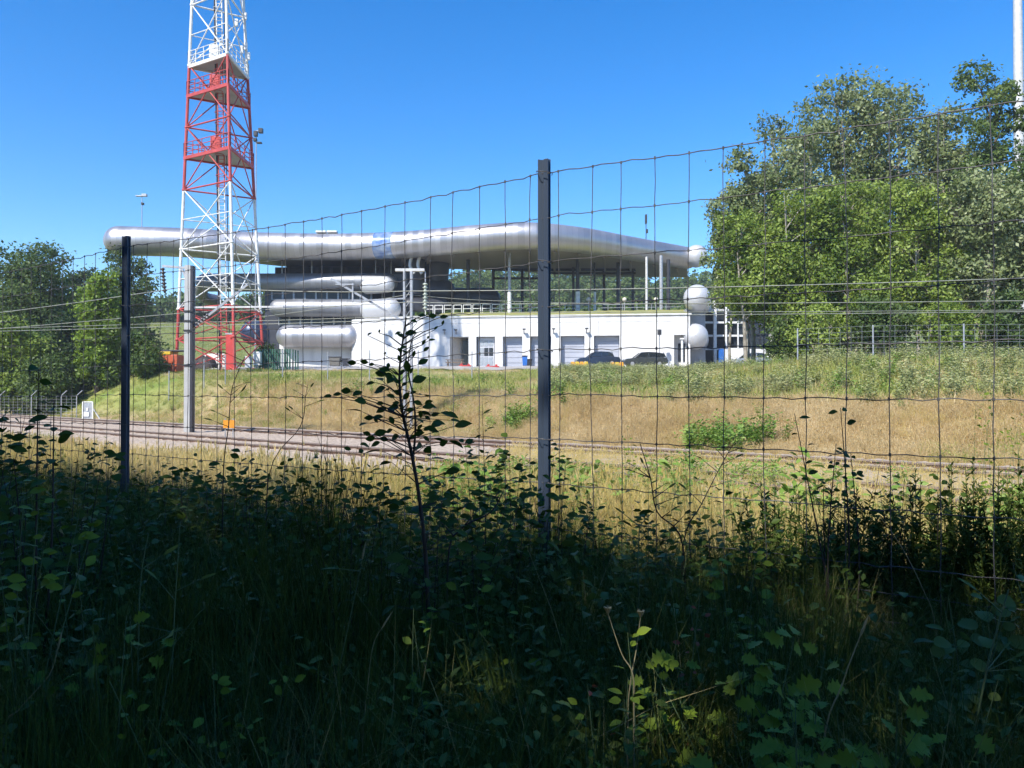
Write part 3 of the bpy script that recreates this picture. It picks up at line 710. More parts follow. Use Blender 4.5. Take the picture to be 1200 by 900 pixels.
    # glazed stair wing with white frame
    x0_, x1_ = P(824, 0, 93).x, P(905, 0, 93).x
    B(MB().box((x0_, 94.2, zg), (x1_, 104, P(0, 364, 93).z)), 'wall', M['darkclad_shade'])
    for k in range(6):
        for j, (ya, yb) in enumerate(((366, 377), (380, 392), (395, 408))):
            a = P(827+k*13, yb, 94); b = P(838+k*13, ya, 94)
            f = B(MB().box((a.x, 94.0, a.z), (b.x, 94.15, b.z)), 'window', M['glass'])
    for py in (363, 378, 393.5, 409):
        a = P(823, py, 92.6); b = P(872, py, 92.6); B(MB().bar(a, b, 0.5, 0.22), 'floor_slab', M['white_paint'])
    for px, w in ((838, 0.34), (851, 0.2), (826, 0.12), (865, 0.14)):
        a = P(px, 352, 92.2); B(MB().bar((a.x, a.y, zg), a, w), 'column', M['white_paint'])
    a = P(846, 421, 91); B(MB().box((a.x-0.4, 90.8, a.z-0.4), (a.x+0.5, 91, a.z+1.2)), 'blue_panel', M['blue'], 0.02)
    B(MB().box((P(849, 0, 89).x, 88.8, zg), (P(905, 0, 89).x, 89.2, P(0, 409, 89).z)), 'low_wall', M['white'])
    # small white gable building part behind the trees
    B(MB().box((P(915, 0, 96).x, 95, zg), (P(965, 0, 96).x, 103, P(0, 378, 96).z)), 'annex', M['white'])
    # pole signs by the wall
    
M['bandblue'] = mat('painted_blue_reflection', (0.10, 0.19, 0.42), (0.35, 0.42, 0.52), 0.15, 0.2, 1.2, spec=0.8)  # colour of the reflection painted onto the roof tube
M['navy'] = mat('navy_cladding', (0.05, 0.07, 0.13), None, 0.35, 0.3)
M['grey2'] = mat('pale_grey_panel', (0.55, 0.56, 0.60), (0.5, 0.51, 0.55), 0.5, 0.1, 1)
M['paleglass'] = mat('pale_window', (0.35, 0.38, 0.42), None, 0.15, spec=0.8)
M['roofgrass'] = mat('dry_roof_grass', (0.30, 0.27, 0.10), (0.22, 0.25, 0.08), 0.95, scale=1.2, bump=0.6)
build_building()

# globe lamps on the terrace
for px, where in ((690, 'leftmost of the three pale globe lamps above the garage roof'), (732, 'middle one of the three pale globe lamps above the garage roof'), (769, 'rightmost of the three pale globe lamps above the garage roof')):
    c = P(px, 351, 97); t = thing('globe_lamp', where, 'lamp', (c.x, c.y, c.z-1.6), group='globe lamps on the terrace')
    MB().sphere((0, 0, 1.6), 0.29, 16, 10).build('globe', M['cream'], t); MB().tube([(0, 0, -0.4), (0, 0, 1.35)], 0.07, 8).build('pole', M['galv'], t)

# ------------------------------------------------------------ thin masts and poles
def pole_mast(name, label, px, ybase, ytop, Y, r, material, heads=(), cat='mast'):
    a = P(px, ybase, Y); b = P(px, ytop, Y); t = thing(name, label, cat, a)
    MB().tube([(0, 0, -2.0), (0, 0, b.z-a.z)], [r*1.3, r*0.8], 8).build('pole', material, t)
    for (dx, dz, w, h, mm) in heads:
        o = MB().box((dx-w/2, -0.2, b.z-a.z+dz-h/2), (dx+w/2, 0.2, b.z-a.z+dz+h/2)); o.build('lamp_head' if cat == 'floodlight' else 'antenna', M[mm], t, 0.02)
        if abs(dx) > 0.05: MB().bar((0, 0, b.z-a.z+dz), (dx, 0, b.z-a.z+dz), 0.08).build('arm', material, t)
    return t
pole_mast('floodlight_mast', 'slim grey floodlight pole just right of the red and white tower', 299, 430, 152, 76, 0.055, M['galv'], ((-0.05, -0.3, 0.35, 0.5, 'steel_dark'), (0.45, 0.0, 0.4, 0.45, 'steel_dark'), (0.3, -1.2, 0.5, 0.12, 'steel_dark'), (-0.1, -0.9, 0.3, 0.3, 'steel_dark')), 'floodlight')
pole_mast('antenna_mast', 'thin antenna pole rising behind the left end of the roof tube', 165, 345, 229, 108, 0.07, M['galv'], ((-0.4, 0, 0.9, 0.15, 'galv'), (0.35, 0.1, 0.7, 0.35, 'galv'), (0.1, -1.1, 0.3, 0.3, 'steel_dark')))
pole_mast('antenna_mast', 'thin antenna pole rising above the roof near the right trees', 757.5, 320, 251, 101, 0.06, M['steel_dark'], ((0.0, -0.6, 0.25, 1.2, 'steel_dark'), (0.12, -2.2, 0.25, 0.5, 'steel_dark')))
pole_mast('white_pylon', 'thick white steel pole at the right edge, rising above the treetops', 1196.5, 410, -120, 82, 0.48, M['galv_pale'])

# ------------------------------------------------------------ catenary masts and wires
def hbeam(m, x, y, z0, z1, w=0.3, d=0.3, tf=0.05):
    m.box((x-w/2, y-d/2, z0), (x-w/2+tf, y+d/2, z1)); m.box((x+w/2-tf, y-d/2, z0), (x+w/2, y+d/2, z1)); m.box((x-w/2+tf, y-0.02, z0), (x+w/2-tf, y+0.02, z1)); return m
def insulator(c, d, n=6, r=0.09, L=0.6):
    d = Vector(d).normalized(); c = Vector(c); m = MB(); pts = []; rr = []
    for i in range(n*3+1):
        pts.append(c+d*L*i/(n*3)); rr.append(r if i % 3 == 1 else r*0.4)
    m.tube(pts, rr, 10); return m
a = P(222, 311, 32); t = thing('catenary_mast', 'pale steel railway mast with bracket arm, left of the tower', 'mast', (a.x, a.y, -0.2), group='railway masts')
h = a.z+0.2
MB().box((-0.17, -0.15, -0.5), (0.07, -0.12, h)).box((-0.17, 0.12, -0.5), (0.17, 0.15, h)).box((-0.04, -0.12, -0.5), (-0.01, 0.12, h)).build('post', M['mastgrey'], t)
MB().box((0.075, -0.145, -0.4), (0.17, 0.115, h-0.02)).build('shade_plate', M['darkclad_shade'], t)  # dark strip standing in for the shaded side of the mast
MB().bar((0.1, 0, h-0.12), (-1.15, 0, h-0.02), 0.09).build('arm', M['galv'], t)
MB().bar((-0.1, 0, h-0.75), (-0.35, 0, h-0.1), 0.07).build('arm', M['galv'], t)
insulator((-1.15, 0, h-0.1), (0.1, 0, -1), 7, 0.11, 1.05).build('insulator', M['insul'], t)
MB().bar((-0.0, 0, h-2.7), (2.4, 0, h-0.8), 0.09).build('arm', M['galv'], t)
insulator((0.15, 0, h-2.55), (2.4, 0, 1.9), 6, 0.12, 0.85).build('insulator', M['insul'], t)
MB().bar((0, 0, h-1.75), (3.9, 0.0, h-1.72), 0.07).build('arm', M['galv_pale'], t)
for dz in (1.95, 2.35, 2.75, 4.2): MB().box((-0.20, -0.19, h-dz), (0.20, -0.15, h-dz+0.06)).build('clamp', M['steel_dark'], t)
a = P(478, 318, 33.4); t = thing('catenary_mast', 'twin-channel railway mast with a flat crossbar on top, behind the tall sapling', 'mast', (a.x, a.y, -0.2), group='railway masts')
h = a.z+0.2
for sx in (-0.15, 0.15):
    MB().box((sx-0.055, -0.12, -0.6), (sx+0.055, 0.12, h)).build('channel', M['galv'], t, 0.01)
lac = MB()
for k in range(16): lac.bar((-0.1, -0.1, k*0.42), (0.1, -0.1, k*0.42+0.3), 0.05, 0.02)
lac.build('lacing', M['galv'], t)
MB().box((-0.55, -0.1, h), (0.72, 0.1, h+0.12)).build('crossbar', M['galv_pale'], t, 0.01)
MB().bar((-0.15, -0.1, h-2.2), (-3.3, -0.3, h-0.35), 0.09).build('arm', M['galv'], t)
MB().bar((-3.1, -0.3, h-0.6), (-2.3, -0.3, h-0.6), 0.05).build('arm', M['galv'], t)
MB().bar((-2.35, -0.3, h-0.55), (-2.35, -0.3, h-1.35), 0.06).build('arm', M['galv'], t)
MB().bar((-2.6, -0.3, h-1.35), (-0.15, -0.2, h-1.2), 0.06).build('arm', M['galv'], t)
insulator((0.75, 0, h-0.5), (0, 0, -1), 8, 0.13, 1.2).build('insulator', M['insul_w'], t)
MB().bar((0.75, 0, h-0.45), (0.75, 0, h+0.0), 0.04).build('arm', M['galv'], t)

def wire_run(label, pts, r=0.02, sag=0.0):
    m = []; 
    for a, b in zip(pts[:-1], pts[1:]):
        for i in range(10):
            t = i/10; q = Vector(a).lerp(Vector(b), t); q.z -= sag*4*t*(1-t); m.append(q)
    m.append(Vector(pts[-1]))
    o = MB().tube(m, r, 5).build('overhead_wire', M['cable'], None); tag(o, label, 'cable', 'overhead railway wires'); return o
wire_run('upper messenger wire of the railway, highest pale line crossing the trees on the right', [P(-140, 381, 40), P(222, 335, 32), P(478, 341, 31.5), P(1300, 322, 26)], 0.019, 0.12)
wire_run('pale contact wire crossing the right trees below the messenger wire', [P(-140, 396, 40), P(222, 366, 33), P(478, 354, 32.2), P(700, 356, 30), P(1300, 351, 26.5)], 0.016, 0.03)
wire_run('lower contact wire of the farther track, passing under the silver floors', [P(-140, 391, 48), P(222, 382, 36), P(600, 370, 34), P(1300, 364, 30)], 0.016, 0.03)
wire_run('thin feeder wire lowest of the set, grazing the white wall top', [P(-140, 388, 50), P(222, 378, 37), P(600, 366, 35), P(1300, 362.5, 31)], 0.014, 0.03)
wire_run('short stay wire sloping from the silver nose down to the right terrace', [P(300, 372, 36), P(478, 345, 34), P(600, 353, 34), P(830, 356, 34)], 0.013, 0.05)

# ------------------------------------------------------------ rear fences
def rear_fence(label, pts, hgt, mm, spacing_px=None, mesh=True, lean=0.0, r=0.045):
    t = thing('chain_link_fence', label, 'fence', (0, 0, 0), group='distant security fences')
    tops = []
    for (px, Y) in pts:
        x = (px-600)/F*Y; z = gz(x, Y)
        MB().tube([(x, Y, z-0.3), (x, Y, z+hgt)] + ([(x+lean, Y, z+hgt+abs(lean)*0.9)] if lean else []), r, 6).build('post', mm, t)
        tops.append((x, Y, z))
    if mesh:
        for a, b in zip(tops[:-1], tops[1:]):
            m = MB()
            for k in range(8):
                h = 0.1+k*(hgt-0.15)/7
                m.tube([(a[0], a[1], a[2]+h), (b[0], b[1], b[2]+h)], 0.009, 3, False)
            L = math.hypot(b[0]-a[0], b[1]-a[1]); n = int(L/0.5)
            for k in range(n):
                f = k/n; m.tube([(a[0]+(b[0]-a[0])*f, a[1]+(b[1]-a[1])*f, a[2]+(b[2]-a[2])*f+0.05), (a[0]+(b[0]-a[0])*f, a[1]+(b[1]-a[1])*f, a[2]+(b[2]-a[2])*f+hgt-0.05)], 0.007, 3, False)
            m.build('mesh_panel', M['galv'], t)
    return t
rear_fence('security mesh fence on pale posts in front of the big right trees', [(935, 44.5), (1023.5, 43), (1130, 41), (1236, 39.5)], 2.25, M['galv'], r=0.045)
rear_fence('thin posted mesh fence on the meadow in front of the tower and garages', [(198, 52), (239, 51.5), (264, 51), (331, 50), (384, 49.5), (433, 49), (490, 48.5), (553, 48)], 2.0, M['galv'], mesh=False, r=0.035)
rear_fence('low grey mesh fence beside the track under the left trees', [(-40, 60), (0, 59), (37, 57.5), (72, 56), (90, 55)], 1.7, M['galv'], lean=0.4, r=0.035)
# service gate with board
a = P(103, 469, 50); t = thing('metal_gate', 'small white framed gate with a notice board beside the left trees', 'gate', (a.x, a.y, gz(a.x, a.y)))
m = MB(); 
for x in (-0.32, 0.32): m.bar((x, 0, -0.2), (x, 0, 1.3), 0.07)
for z in (0.1, 1.3): m.bar((-0.32, 0, z), (0.32, 0, z), 0.06)
m.build('gate_frame', M['white_paint'], t); MB().box((-0.26, -0.01, 0.12), (0.26, 0.01, 1.25)).build('gate_leaf', M['galv'], t)
MB().box((-0.3, -0.06, 0.35), (0.1, -0.02, 0.65)).build('notice_board', M['white_paint'], t); MB().box((-0.08, -0.06, 0.72), (0.06, -0.02, 0.92)).build('notice_board', M['white_paint'], t)
MB().bar((0.36, 0, 0.85), (0.85, 0, 0.1), 0.06).build('brace', M['galv_pale'], t)
# orange track marker
a = P(268.5, 497, 27.5); t = thing('track_marker', 'small orange two-panel marker board standing by the ballast', 'sign', (a.x, a.y, gz(a.x, a.y)))
hh = a.z-gz(a.x, a.y)
MB().box((-0.2, -0.02, hh-0.14), (-0.02, 0.0, hh+0.14)).build('marker_panel', M['orange2'], t); MB().box((0.02, -0.02, hh-0.14), (0.2, 0.0, hh+0.14)).build('marker_panel', M['orange2'], t)
for x in (-0.14, 0.14): MB().bar((x, 0.02, -0.2), (x, 0.02, hh+0.2), 0.03).build('leg', M['galv'], t)

# ------------------------------------------------------------ yard objects
def wheel(m, x, y, r=0.31, w=0.2): m.tube([(x, y-w/2, r), (x, y+w/2, r)], r, 20); return m
def make_car(label, loc, rz, paint, L=4.4, Hh=1.48, W=1.76, estate=False, group='cars parked in the yard'):
    t = thing('parked_car', label, 'car', loc, rz, group)
    h = Hh
    low = [(-L/2, 0.35), (-L/2+0.02, 0.62), (-L/2+0.25, 0.80), (-L*0.22, 0.92), (L*0.30, 0.98), (L/2-0.12, 0.92), (L/2, 0.65), (L/2-0.03, 0.35), (L*0.36, 0.22), (-L*0.36, 0.22)]
    rear = L*0.46 if estate else L*0.36
    cab = [(-L*0.24, 0.90), (-L*0.08, h-0.04), (L*0.06, h), (L*0.22, h-0.03), (rear-0.25 if not estate else rear-0.22, h-0.14), (rear, 0.96)]
    def loft(prof, w0, w1, zc):
        vs = []; n = len(prof)
        for sgn in (-1, 1):
            for x, z in prof:
                w = w0+(w1-w0)*max(0, (z-zc[0])/(zc[1]-zc[0])); vs.append((x, sgn*w/2, z))
        fs = [tuple(range(n)), tuple(range(2*n-1, n-1, -1))]+[((i+1) % n, i, n+i, n+(i+1) % n) for i in range(n)]
        return MB().add(vs, fs)
    loft(low, W, W*0.94, (0.5, 1.0)).build('body', paint, t, 0.05)
    loft(cab, W*0.92, W*0.74, (0.9, h)).build('cabin', M['carglass'], t, 0.05)
    roof = [(x, z) for x, z in cab[1:5]]
    vs = []
    for x, z in roof:
        for y in (-W*0.37, W*0.37): vs.append((x, y, z+0.012))
    MB().add(vs, [(0, 2, 3, 1), (2, 4, 5, 3), (4, 6, 7, 5)]).build('roof', paint, t).modifiers.new('s', 'SOLIDIFY').thickness = 0.03
    for sgn in (-1, 1):
        for xb, xt in ((-L*0.24, -L*0.085), (L*0.07, L*0.06), (rear-0.02, (rear-0.25))):
            MB().bar((xb, sgn*W*0.46, 0.92), (xt, sgn*W*0.375, h-0.04), 0.06, 0.05).build('pillar', paint, t)
        for x in (-L*0.31, L*0.30):
            wh = wheel(MB(), x, sgn*(W/2-0.1)).build('wheel', M['rubber'], t)
            MB().tube([(x, sgn*(W/2-0.01), 0.31), (x, sgn*(W/2+0.015), 0.31)], 0.2, 14).build('rim', M['galv'], wh)
        MB().box((-L/2+0.0, sgn*W*0.36-0.15, 0.62), (-L/2+0.14, sgn*W*0.36+0.15, 0.76)).build('headlight', M['paleglass'], t, 0.02)
        MB().box((-L*0.2, sgn*(W*0.5)-0.06, 0.95), (-L*0.17, sgn*(W*0.5)+0.1, 1.08)).build('mirror', paint, t, 0.02)
    return t
def on_yard(px, Y): x = (px-600)/F*Y; return Vector((x, Y, gz(x, Y)+0.09))
make_car('dark blue hatchback parked in front of the grey garage doors', on_yard(700, 77), R(4), M['carblue'])
make_car('dark grey estate car half hidden by weeds, right of the blue car', on_yard(755, 76), R(3), M['cargrey'], estate=True)
make_car('silver car by the low white wall beside the glazed stair', on_yard(880, 84), R(10), M['carsilver'])
def barrier(label, px, n, Y):
    p = on_yard(px, Y); t = thing('traffic_barrier', label, 'barrier', p, 0, 'yellow barriers before the cars')
    for k in range(n):
        x = (k-(n-1)/2)*0.42
        MB().prism([(x-0.2, -0.25), (x+0.2, -0.25), (x+0.2, 0.25), (x-0.2, 0.25)], 0.0, 0.34).add([(x-0.2, -0.12, 0.34), (x+0.2, -0.12, 0.34), (x+0.2, 0.12, 0.34), (x-0.2, 0.12, 0.34), (x-0.16, -0.1, 0.62), (x+0.16, -0.1, 0.62), (x+0.16, 0.1, 0.62), (x-0.16, 0.1, 0.62)], [(0, 1, 5, 4), (1, 2, 6, 5), (2, 3, 7, 6), (3, 0, 4, 7), (4, 5, 6, 7)]).build('block', M['yellow'] if k % 2 else M['orange2'], t, 0.02)
    return t
M['orange2'] = mat('amber_plastic', (0.75, 0.36, 0.03), None, 0.5)
b1 = barrier('amber and yellow barrier blocks at the front of the dark blue car', 679, 4, 72.5)
b2 = barrier('yellow barrier blocks at the rear of the dark blue car', 723, 3, 72.5)
# bins
def bin_(label, px, py0, py1, pw, Y, m, cat='bin'):
    a = P(px, py1, Y); w = pw/F*Y; h = (py1-py0)/F*Y; g = gz(a.x, a.y)+0.06; t = thing('waste_bin', label, cat, (a.x, a.y, g), 0, None)
    MB().add([(-w/2*.86, -0.35, 0.12), (w/2*.86, -0.35, 0.12), (w/2*.86, 0.35, 0.12), (-w/2*.86, 0.35, 0.12), (-w/2, -0.42, h), (w/2, -0.42, h), (w/2, 0.42, h), (-w/2, 0.42, h)], [(3, 2, 1, 0), (0, 1, 5, 4), (1, 2, 6, 5), (2, 3, 7, 6), (3, 0, 4, 7), (4, 5, 6, 7)]).build('body', m, t, 0.03)
    MB().box((-w/2-0.04, -0.48, h), (w/2+0.04, 0.45, h+0.1)).build('lid', M['steel_dark'], t, 0.03)
    for x in (-w*0.35, w*0.35): MB().tube([(x, -0.3, 0.09), (x+0.03, -0.3, 0.09)], 0.09, 10).build('wheel', M['rubber'], t)
    return t
M['binbrown'] = mat('brown_grey_plastic', (0.16, 0.15, 0.13), None, 0.6)
bin_('wide grey wheeled waste bin against the white wall, left of the slim bin', 392.5, 411, 422, 13, 90.5, M['binbrown'])
bin_('slim dark waste bin right beside the wide grey bin', 405, 413, 422, 7, 90.5, M['darkclad_shade'])
bin_('blue bin beside the garage pier left of the middle fence post', 615, 420, 432, 6, 84, M['blue'])
bin_('dark grey bin behind the blue bin by the garage doors', 619.5, 418, 426, 8, 86, M['darkclad_shade'])
# picnic bench
p = on_yard(533, 84); t = thing('picnic_table', 'weathered picnic table standing before the open garage bay', 'table', p)
for k in range(4): MB().box((-1.0, -0.4+k*0.2, 0.72), (1.0, -0.22+k*0.2, 0.77)).build('table_board', M['wood'], t)
for y in (-0.8, 0.8): MB().box((-1.0, y-0.13, 0.42), (1.0, y+0.13, 0.47)).build('seat', M['wood'], t)
for x in (-0.75, 0.75):
    for sy in (-1, 1): MB().bar((x, sy*0.75, 0.0), (x, sy*0.2, 0.72), 0.09).build('leg', M['wood'], t)
for label, px, py in (('red plastic barrier base on the gravel next to the picnic table', 545, 424), ('second red plastic barrier base in the weeds left of the blue bin', 577, 434)):
    p = on_yard(px, 83 if px < 560 else 76); t = thing('barrier_base', label, 'barrier', p, 0.2, 'red barrier bases')
    MB().box((-0.65, -0.25, -0.02), (0.65, 0.25, 0.16)).build('base_block', M['redplastic'] if 'redplastic' in M else M['bright_red'], t, 0.05)
    MB().box((-0.5, -0.12, 0.16), (-0.3, 0.12, 0.32)).build('lug', M['bright_red'], t, 0.02); MB().box((0.3, -0.12, 0.16), (0.5, 0.12, 0.32)).build('lug', M['bright_red'], t, 0.02)
# skip at the tower foot, tarpaulin pile, cream sheet, green pen
p = P(204, 436, 63); t = thing('waste_skip', 'orange container with yellow rim at the left foot of the tower', 'container', (p.x-0.3, p.y, gz(p.x, p.y)))
MB().add([(-0.75, -0.6, 0.0), (0.75, -0.6, 0.0), (0.75, 0.6, 0.0), (-0.75, 0.6, 0.0), (-0.85, -0.7, 1.6), (0.85, -0.7, 1.6), (0.85, 0.7, 1.6), (-0.85, 0.7, 1.6)], [(3, 2, 1, 0), (0, 1, 5, 4), (1, 2, 6, 5), (2, 3, 7, 6), (3, 0, 4, 7), (4, 5, 6, 7)]).build('body', M['orange'], t, 0.04)
for x in (-0.5, 0.0, 0.5): MB().box((x-0.05, -0.74, 0.1), (x+0.05, -0.66, 1.55)).build('rib', M['orange'], t)
MB().box((-0.9, -0.75, 1.6), (0.3, 0.75, 1.85)).build('rim', M['yellow'], t, 0.03); MB().box((-0.6, -0.5, 1.86), (1.9, 0.4, 2.0)).build('lid', M['steel_dark'], t, 0.03)
def mound(name, label, cat, px, Y, rx, ry, h, m, dz=0.0):
    x = (px-600)/F*Y; t = thing(name, label, cat, (x, Y, gz(x, Y)+dz)); rs = random.Random(px)
    vs = []; n = 22
    for j in range(9):
        f = j/8
        for i in range(n):
            a = 2*PI*i/n; k = math.cos(f*PI/2)**0.6*(1+0.10*math.sin(3*a+px)+0.05*math.sin(7*a+j))
            vs.append((rx*k*math.cos(a), ry*k*math.sin(a), h*math.sin(f*PI/2)*(1+rs.uniform(-0.05, 0.05))-0.1))
    fs = [(j*n+i, j*n+(i+1) % n, (j+1)*n+(i+1) % n, (j+1)*n+i) for j in range(8) for i in range(n)]
    MB().add(vs, fs, True).build('cover', m, t); 
    fo = MB()
    for k in range(6): fo.tube([(rx*0.9*math.cos(k), -ry*0.8, 0.05), (rx*0.5*math.cos(k), -ry*0.7, h*0.6), (rx*0.2*math.cos(k), -ry*0.2, h*0.98)], 0.04, 5)
    fo.build('rope', M['steel_dark'], t)
mound('covered_pile', 'dark brown tarpaulin covered pile behind the railway mast', 'pile', 242, 74, 1.1, 1.2, 1.45, M['tarp'])
mound('covered_pile', 'cream sheeted mound between the dark pile and the red panel', 'pile', 254, 82, 2.1, 1.5, 2.0, M['cream'])
p = on_yard(319, 68); t = thing('fence_pen', 'dark green slatted pen around bushes at the right foot of the tower', 'enclosure', (p.x, p.y, gz(p.x, p.y)))
for k in range(15): MB().box((-1.6+k*0.22, -0.03, 0.0), (-1.46+k*0.22, 0.03, 1.9)).build('slat', M['green_metal'], t)
for z in (0.3, 1.5): MB().bar((-1.6, 0.05, z), (1.6, 0.05, z), 0.06).build('rail', M['green_metal'], t)
for y in (0.8, 1.6, 2.4): MB().bar((-1.6, y, 0), (-1.6, y, 1.9), 0.1).build('slat', M['green_metal'], t); MB().bar((1.6, y, 0), (1.6, y, 1.9), 0.1).build('slat', M['green_metal'], t)
for px, py, Y in ((291, 421, 66),):
    p = P(px, py, Y); g = gz(p.x, p.y); t = thing('utility_cabinet', 'small pale utility cabinet between the tower legs and the green pen', 'cabinet', (p.x, p.y, g))
    MB().box((-0.25, -0.2, 0.3), (0.25, 0.2, 1.3)).build('body', M['grey2'], t, 0.02); MB().box((-0.2, -0.15, -0.1), (0.2, 0.15, 0.3)).build('plinth', M['concrete'], t)
# lamp post / wall post by right recess
for px, lab in ((773, 'grey bollard lamp on the white wall left of the dark entrance window'),):
    p = on_yard(px, 85); t = thing('lamp_post', lab, 'lamp post', p)
    MB().tube([(0, 0, 0), (0, 0, 3.5)], 0.07, 8).build('pole', M['galv'], t); MB().box((-0.2, -0.2, 3.5), (0.2, 0.2, 4.1)).build('lamp_head', M['steel_dark'], t, 0.05)
p = on_yard(799.5, 82); t = thing('lamp_post', 'slim pale post beside the lower silver end tube', 'lamp post', p)
MB().tube([(0, 0, 0), (0, 0, 2.9)], 0.12, 8).build('pole', M['white_paint'], t); MB().box((-0.2, -0.2, 2.9), (0.2, 0.2, 3.05)).build('lamp_head', M['white_paint'], t, 0.03)

# ------------------------------------------------------------ trees
def leaf_cloud(rs, blobs, n, size, cl=0.5, per=26, up=0.3):
    """many small leaf faces gathered in clumps on the outer part of several lobes"""
    w = np.array([b[1][0]*b[1][1]+b[1][2]*b[1][0] for b in blobs]); w = w/w.sum()
    nc = max(1, n//per); bi = rs.choice(len(blobs), nc, p=w)
    C = np.array([b[0] for b in blobs])[bi]; Rr = np.array([b[1] for b in blobs])[bi]
    dv = rs.normal(size=(nc, 3)); dv /= np.linalg.norm(dv, axis=1)[:, None]
    rad = rs.uniform(0.25, 1.0, nc)**0.42
    cen = C+dv*Rr*rad[:, None]
    sz = rs.uniform(0.5, 1.4, nc)*cl
    idx = np.repeat(np.arange(nc), per); N = len(idx)
    off = rs.normal(size=(N, 3))*0.55*sz[idx][:, None]*np.array([1, 1, 0.7])
    p = cen[idx]+off
    nrm = dv[idx]*0.8+rs.normal(size=(N, 3))*0.7+np.array([0, 0, up]); nrm /= np.linalg.norm(nrm, axis=1)[:, None]
    t = np.cross(nrm, rs.normal(size=(N, 3))); t /= np.linalg.norm(t, axis=1)[:, None]; b = np.cross(nrm, t)
    s = size*rs.uniform(0.6, 1.3, N)[:, None]
    v = np.stack([p-t*s*0.55, p+b*s*0.32-t*s*0.05, p+t*s*0.6+nrm*s*0.1, p-b*s*0.32], 1).reshape(-1, 3)
    return v, np.arange(N*4).reshape(-1, 4)

def make_tree(name, label, base, height, blobs, n, size, fm, bark, trunk_r=0.22, stems=1, seed=1, group=None, cl=0.6, per=26, cat='tree', lean=(0, 0), gaps=None):
    """blobs are lobes relative to the base: (x, y, z, rx, ry, rz) in metres"""
    rs = np.random.RandomState(seed); rr = random.Random(seed)
    t = thing(name, label, cat, base, 0, group)
    m = MB()
    for k in range(stems):
        ox = rr.uniform(-0.7, 0.7)*(stems > 1); oy = rr.uniform(-0.6, 0.6)*(stems > 1)
        tx = ox*2.2+lean[0]; ty = oy*2+lean[1]
        pts = [Vector((ox, oy, -0.6))]+[Vector((ox+(tx-ox)*f+rr.uniform(-0.12, 0.12), oy+(ty-oy)*f, height*0.88*f)) for f in (0.15, 0.35, 0.55, 0.75, 1.0)]
        m.tube(pts, [trunk_r*1.25, trunk_r, trunk_r*0.8, trunk_r*0.6, trunk_r*0.35, trunk_r*0.08], 8)
        for (x, y, z, rx, ry, rz) in blobs:
            f = max(0.15, min(0.8, (z-rz*0.8)/(height*0.9))); q = Vector((ox+(tx-ox)*f, oy+(ty-oy)*f, height*0.88*f))
            e = Vector((x+rr.uniform(-.3, .3)*rx, y+rr.uniform(-.3, .3)*ry, z+rr.uniform(-0.1, 0.4)*rz)); mid = q.lerp(e, 0.5)+Vector((0, 0, 0.15*(e-q).length))
            m.tube([q, mid, e], [trunk_r*0.42, trunk_r*0.25, trunk_r*0.06], 6)
            for j in range(2):
                e2 = Vector((x+rr.uniform(-.8, .8)*rx, y+rr.uniform(-.8, .8)*ry, z+rr.uniform(-0.6, 0.8)*rz)); m.tube([mid, mid.lerp(e2, 0.5)+Vector((0, 0, 0.2)), e2], [trunk_r*0.2, trunk_r*0.12, trunk_r*0.04], 5)
    m.build('trunk', bark, t)
    v, q = leaf_cloud(rs, [((x, y, z), (rx, ry, rz)) for x, y, z, rx, ry, rz in blobs], n, size, cl, per)
    if gaps:
        cc = v.reshape(-1, 4, 3).mean(1)+np.array(base); keep = np.ones(len(cc), bool); sd = np.array(sdir)
        for p, rad in gaps:
            w = cc-np.array(p); tt = w@sd; keep &= np.linalg.norm(w-tt[:, None]*sd, axis=1) > rad
        v = v.reshape(-1, 4, 3)[keep].reshape(-1, 3); q = np.arange(len(v)).reshape(-1, 4)
    c = bpy.data.objects.new('crown', np_mesh('crown', v, q, fm)); link(c, t)
    return t

def lobes(rr, W, H0, H1, n, fat=0.42, taper=0.5):
    out = []
    for k in range(n):
        f = (k+0.5)/n; z = H0+(H1-H0)*f
        w = W*(1-abs(f-0.42)**1.8*taper*2.0); w = max(w, W*0.35)
        a = k*2.4+rr.uniform(-.5, .5); r = w*rr.uniform(0.25, 0.6)
        s = W*fat*rr.uniform(0.75, 1.15)*(1-0.45*max(0, f-0.5))
        out.append((r*math.cos(a), r*math.sin(a)*0.8, z, s, s*0.9, s*rr.uniform(0.7, 0.95)))
    return out
def tree_at(name, label, px, ytop, Y, wpx, n, size, fm, bark, seed, h0f=0.25, nl=12, ybase=None, group=None, **kw):
    x = (px-600)/F*Y; g = gz(x, Y); H = EYE+(462-ytop)/F*Y-g; W = wpx/F*Y/2
    rr = random.Random(seed)
    bl = lobes(rr, W, H*h0f, H*0.90, nl)
    return make_tree(name, label, (x, Y, g), H, bl, n, size, fm, bark, seed=seed, group=group, **kw)

GR = 'trees right of the building'
tree_at('birch_tree', 'tallest silvery-leaved tree of the right group, top centre', 1040, 62, 60, 185, 24650, 0.27, M['f_silver'], M['bark_pale'], 21, 0.25, 18, group=GR, stems=2, trunk_r=0.2, cl=0.7)
tree_at('birch_tree', 'tall silvery tree just left of the tallest one', 978, 66, 61, 160, 18850, 0.27, M['f_silver'], M['bark_pale'], 27, 0.25, 16, group=GR, stems=2, trunk_r=0.18, cl=0.7)
tree_at('birch_tree', 'silvery tree whose crown slopes down left towards the roof', 928, 108, 58, 140, 17400, 0.26, M['f_silver'], M['bark_pale'], 22, 0.25, 15, group=GR, stems=2, trunk_r=0.17, cl=0.7)
tree_at('birch_tree', 'silvery tree second from the left of the right group', 882, 155, 57, 120, 14500, 0.26, M['f_silver'], M['bark_pale'], 23, 0.34, 13, group=GR, stems=1, trunk_r=0.16, cl=0.6)
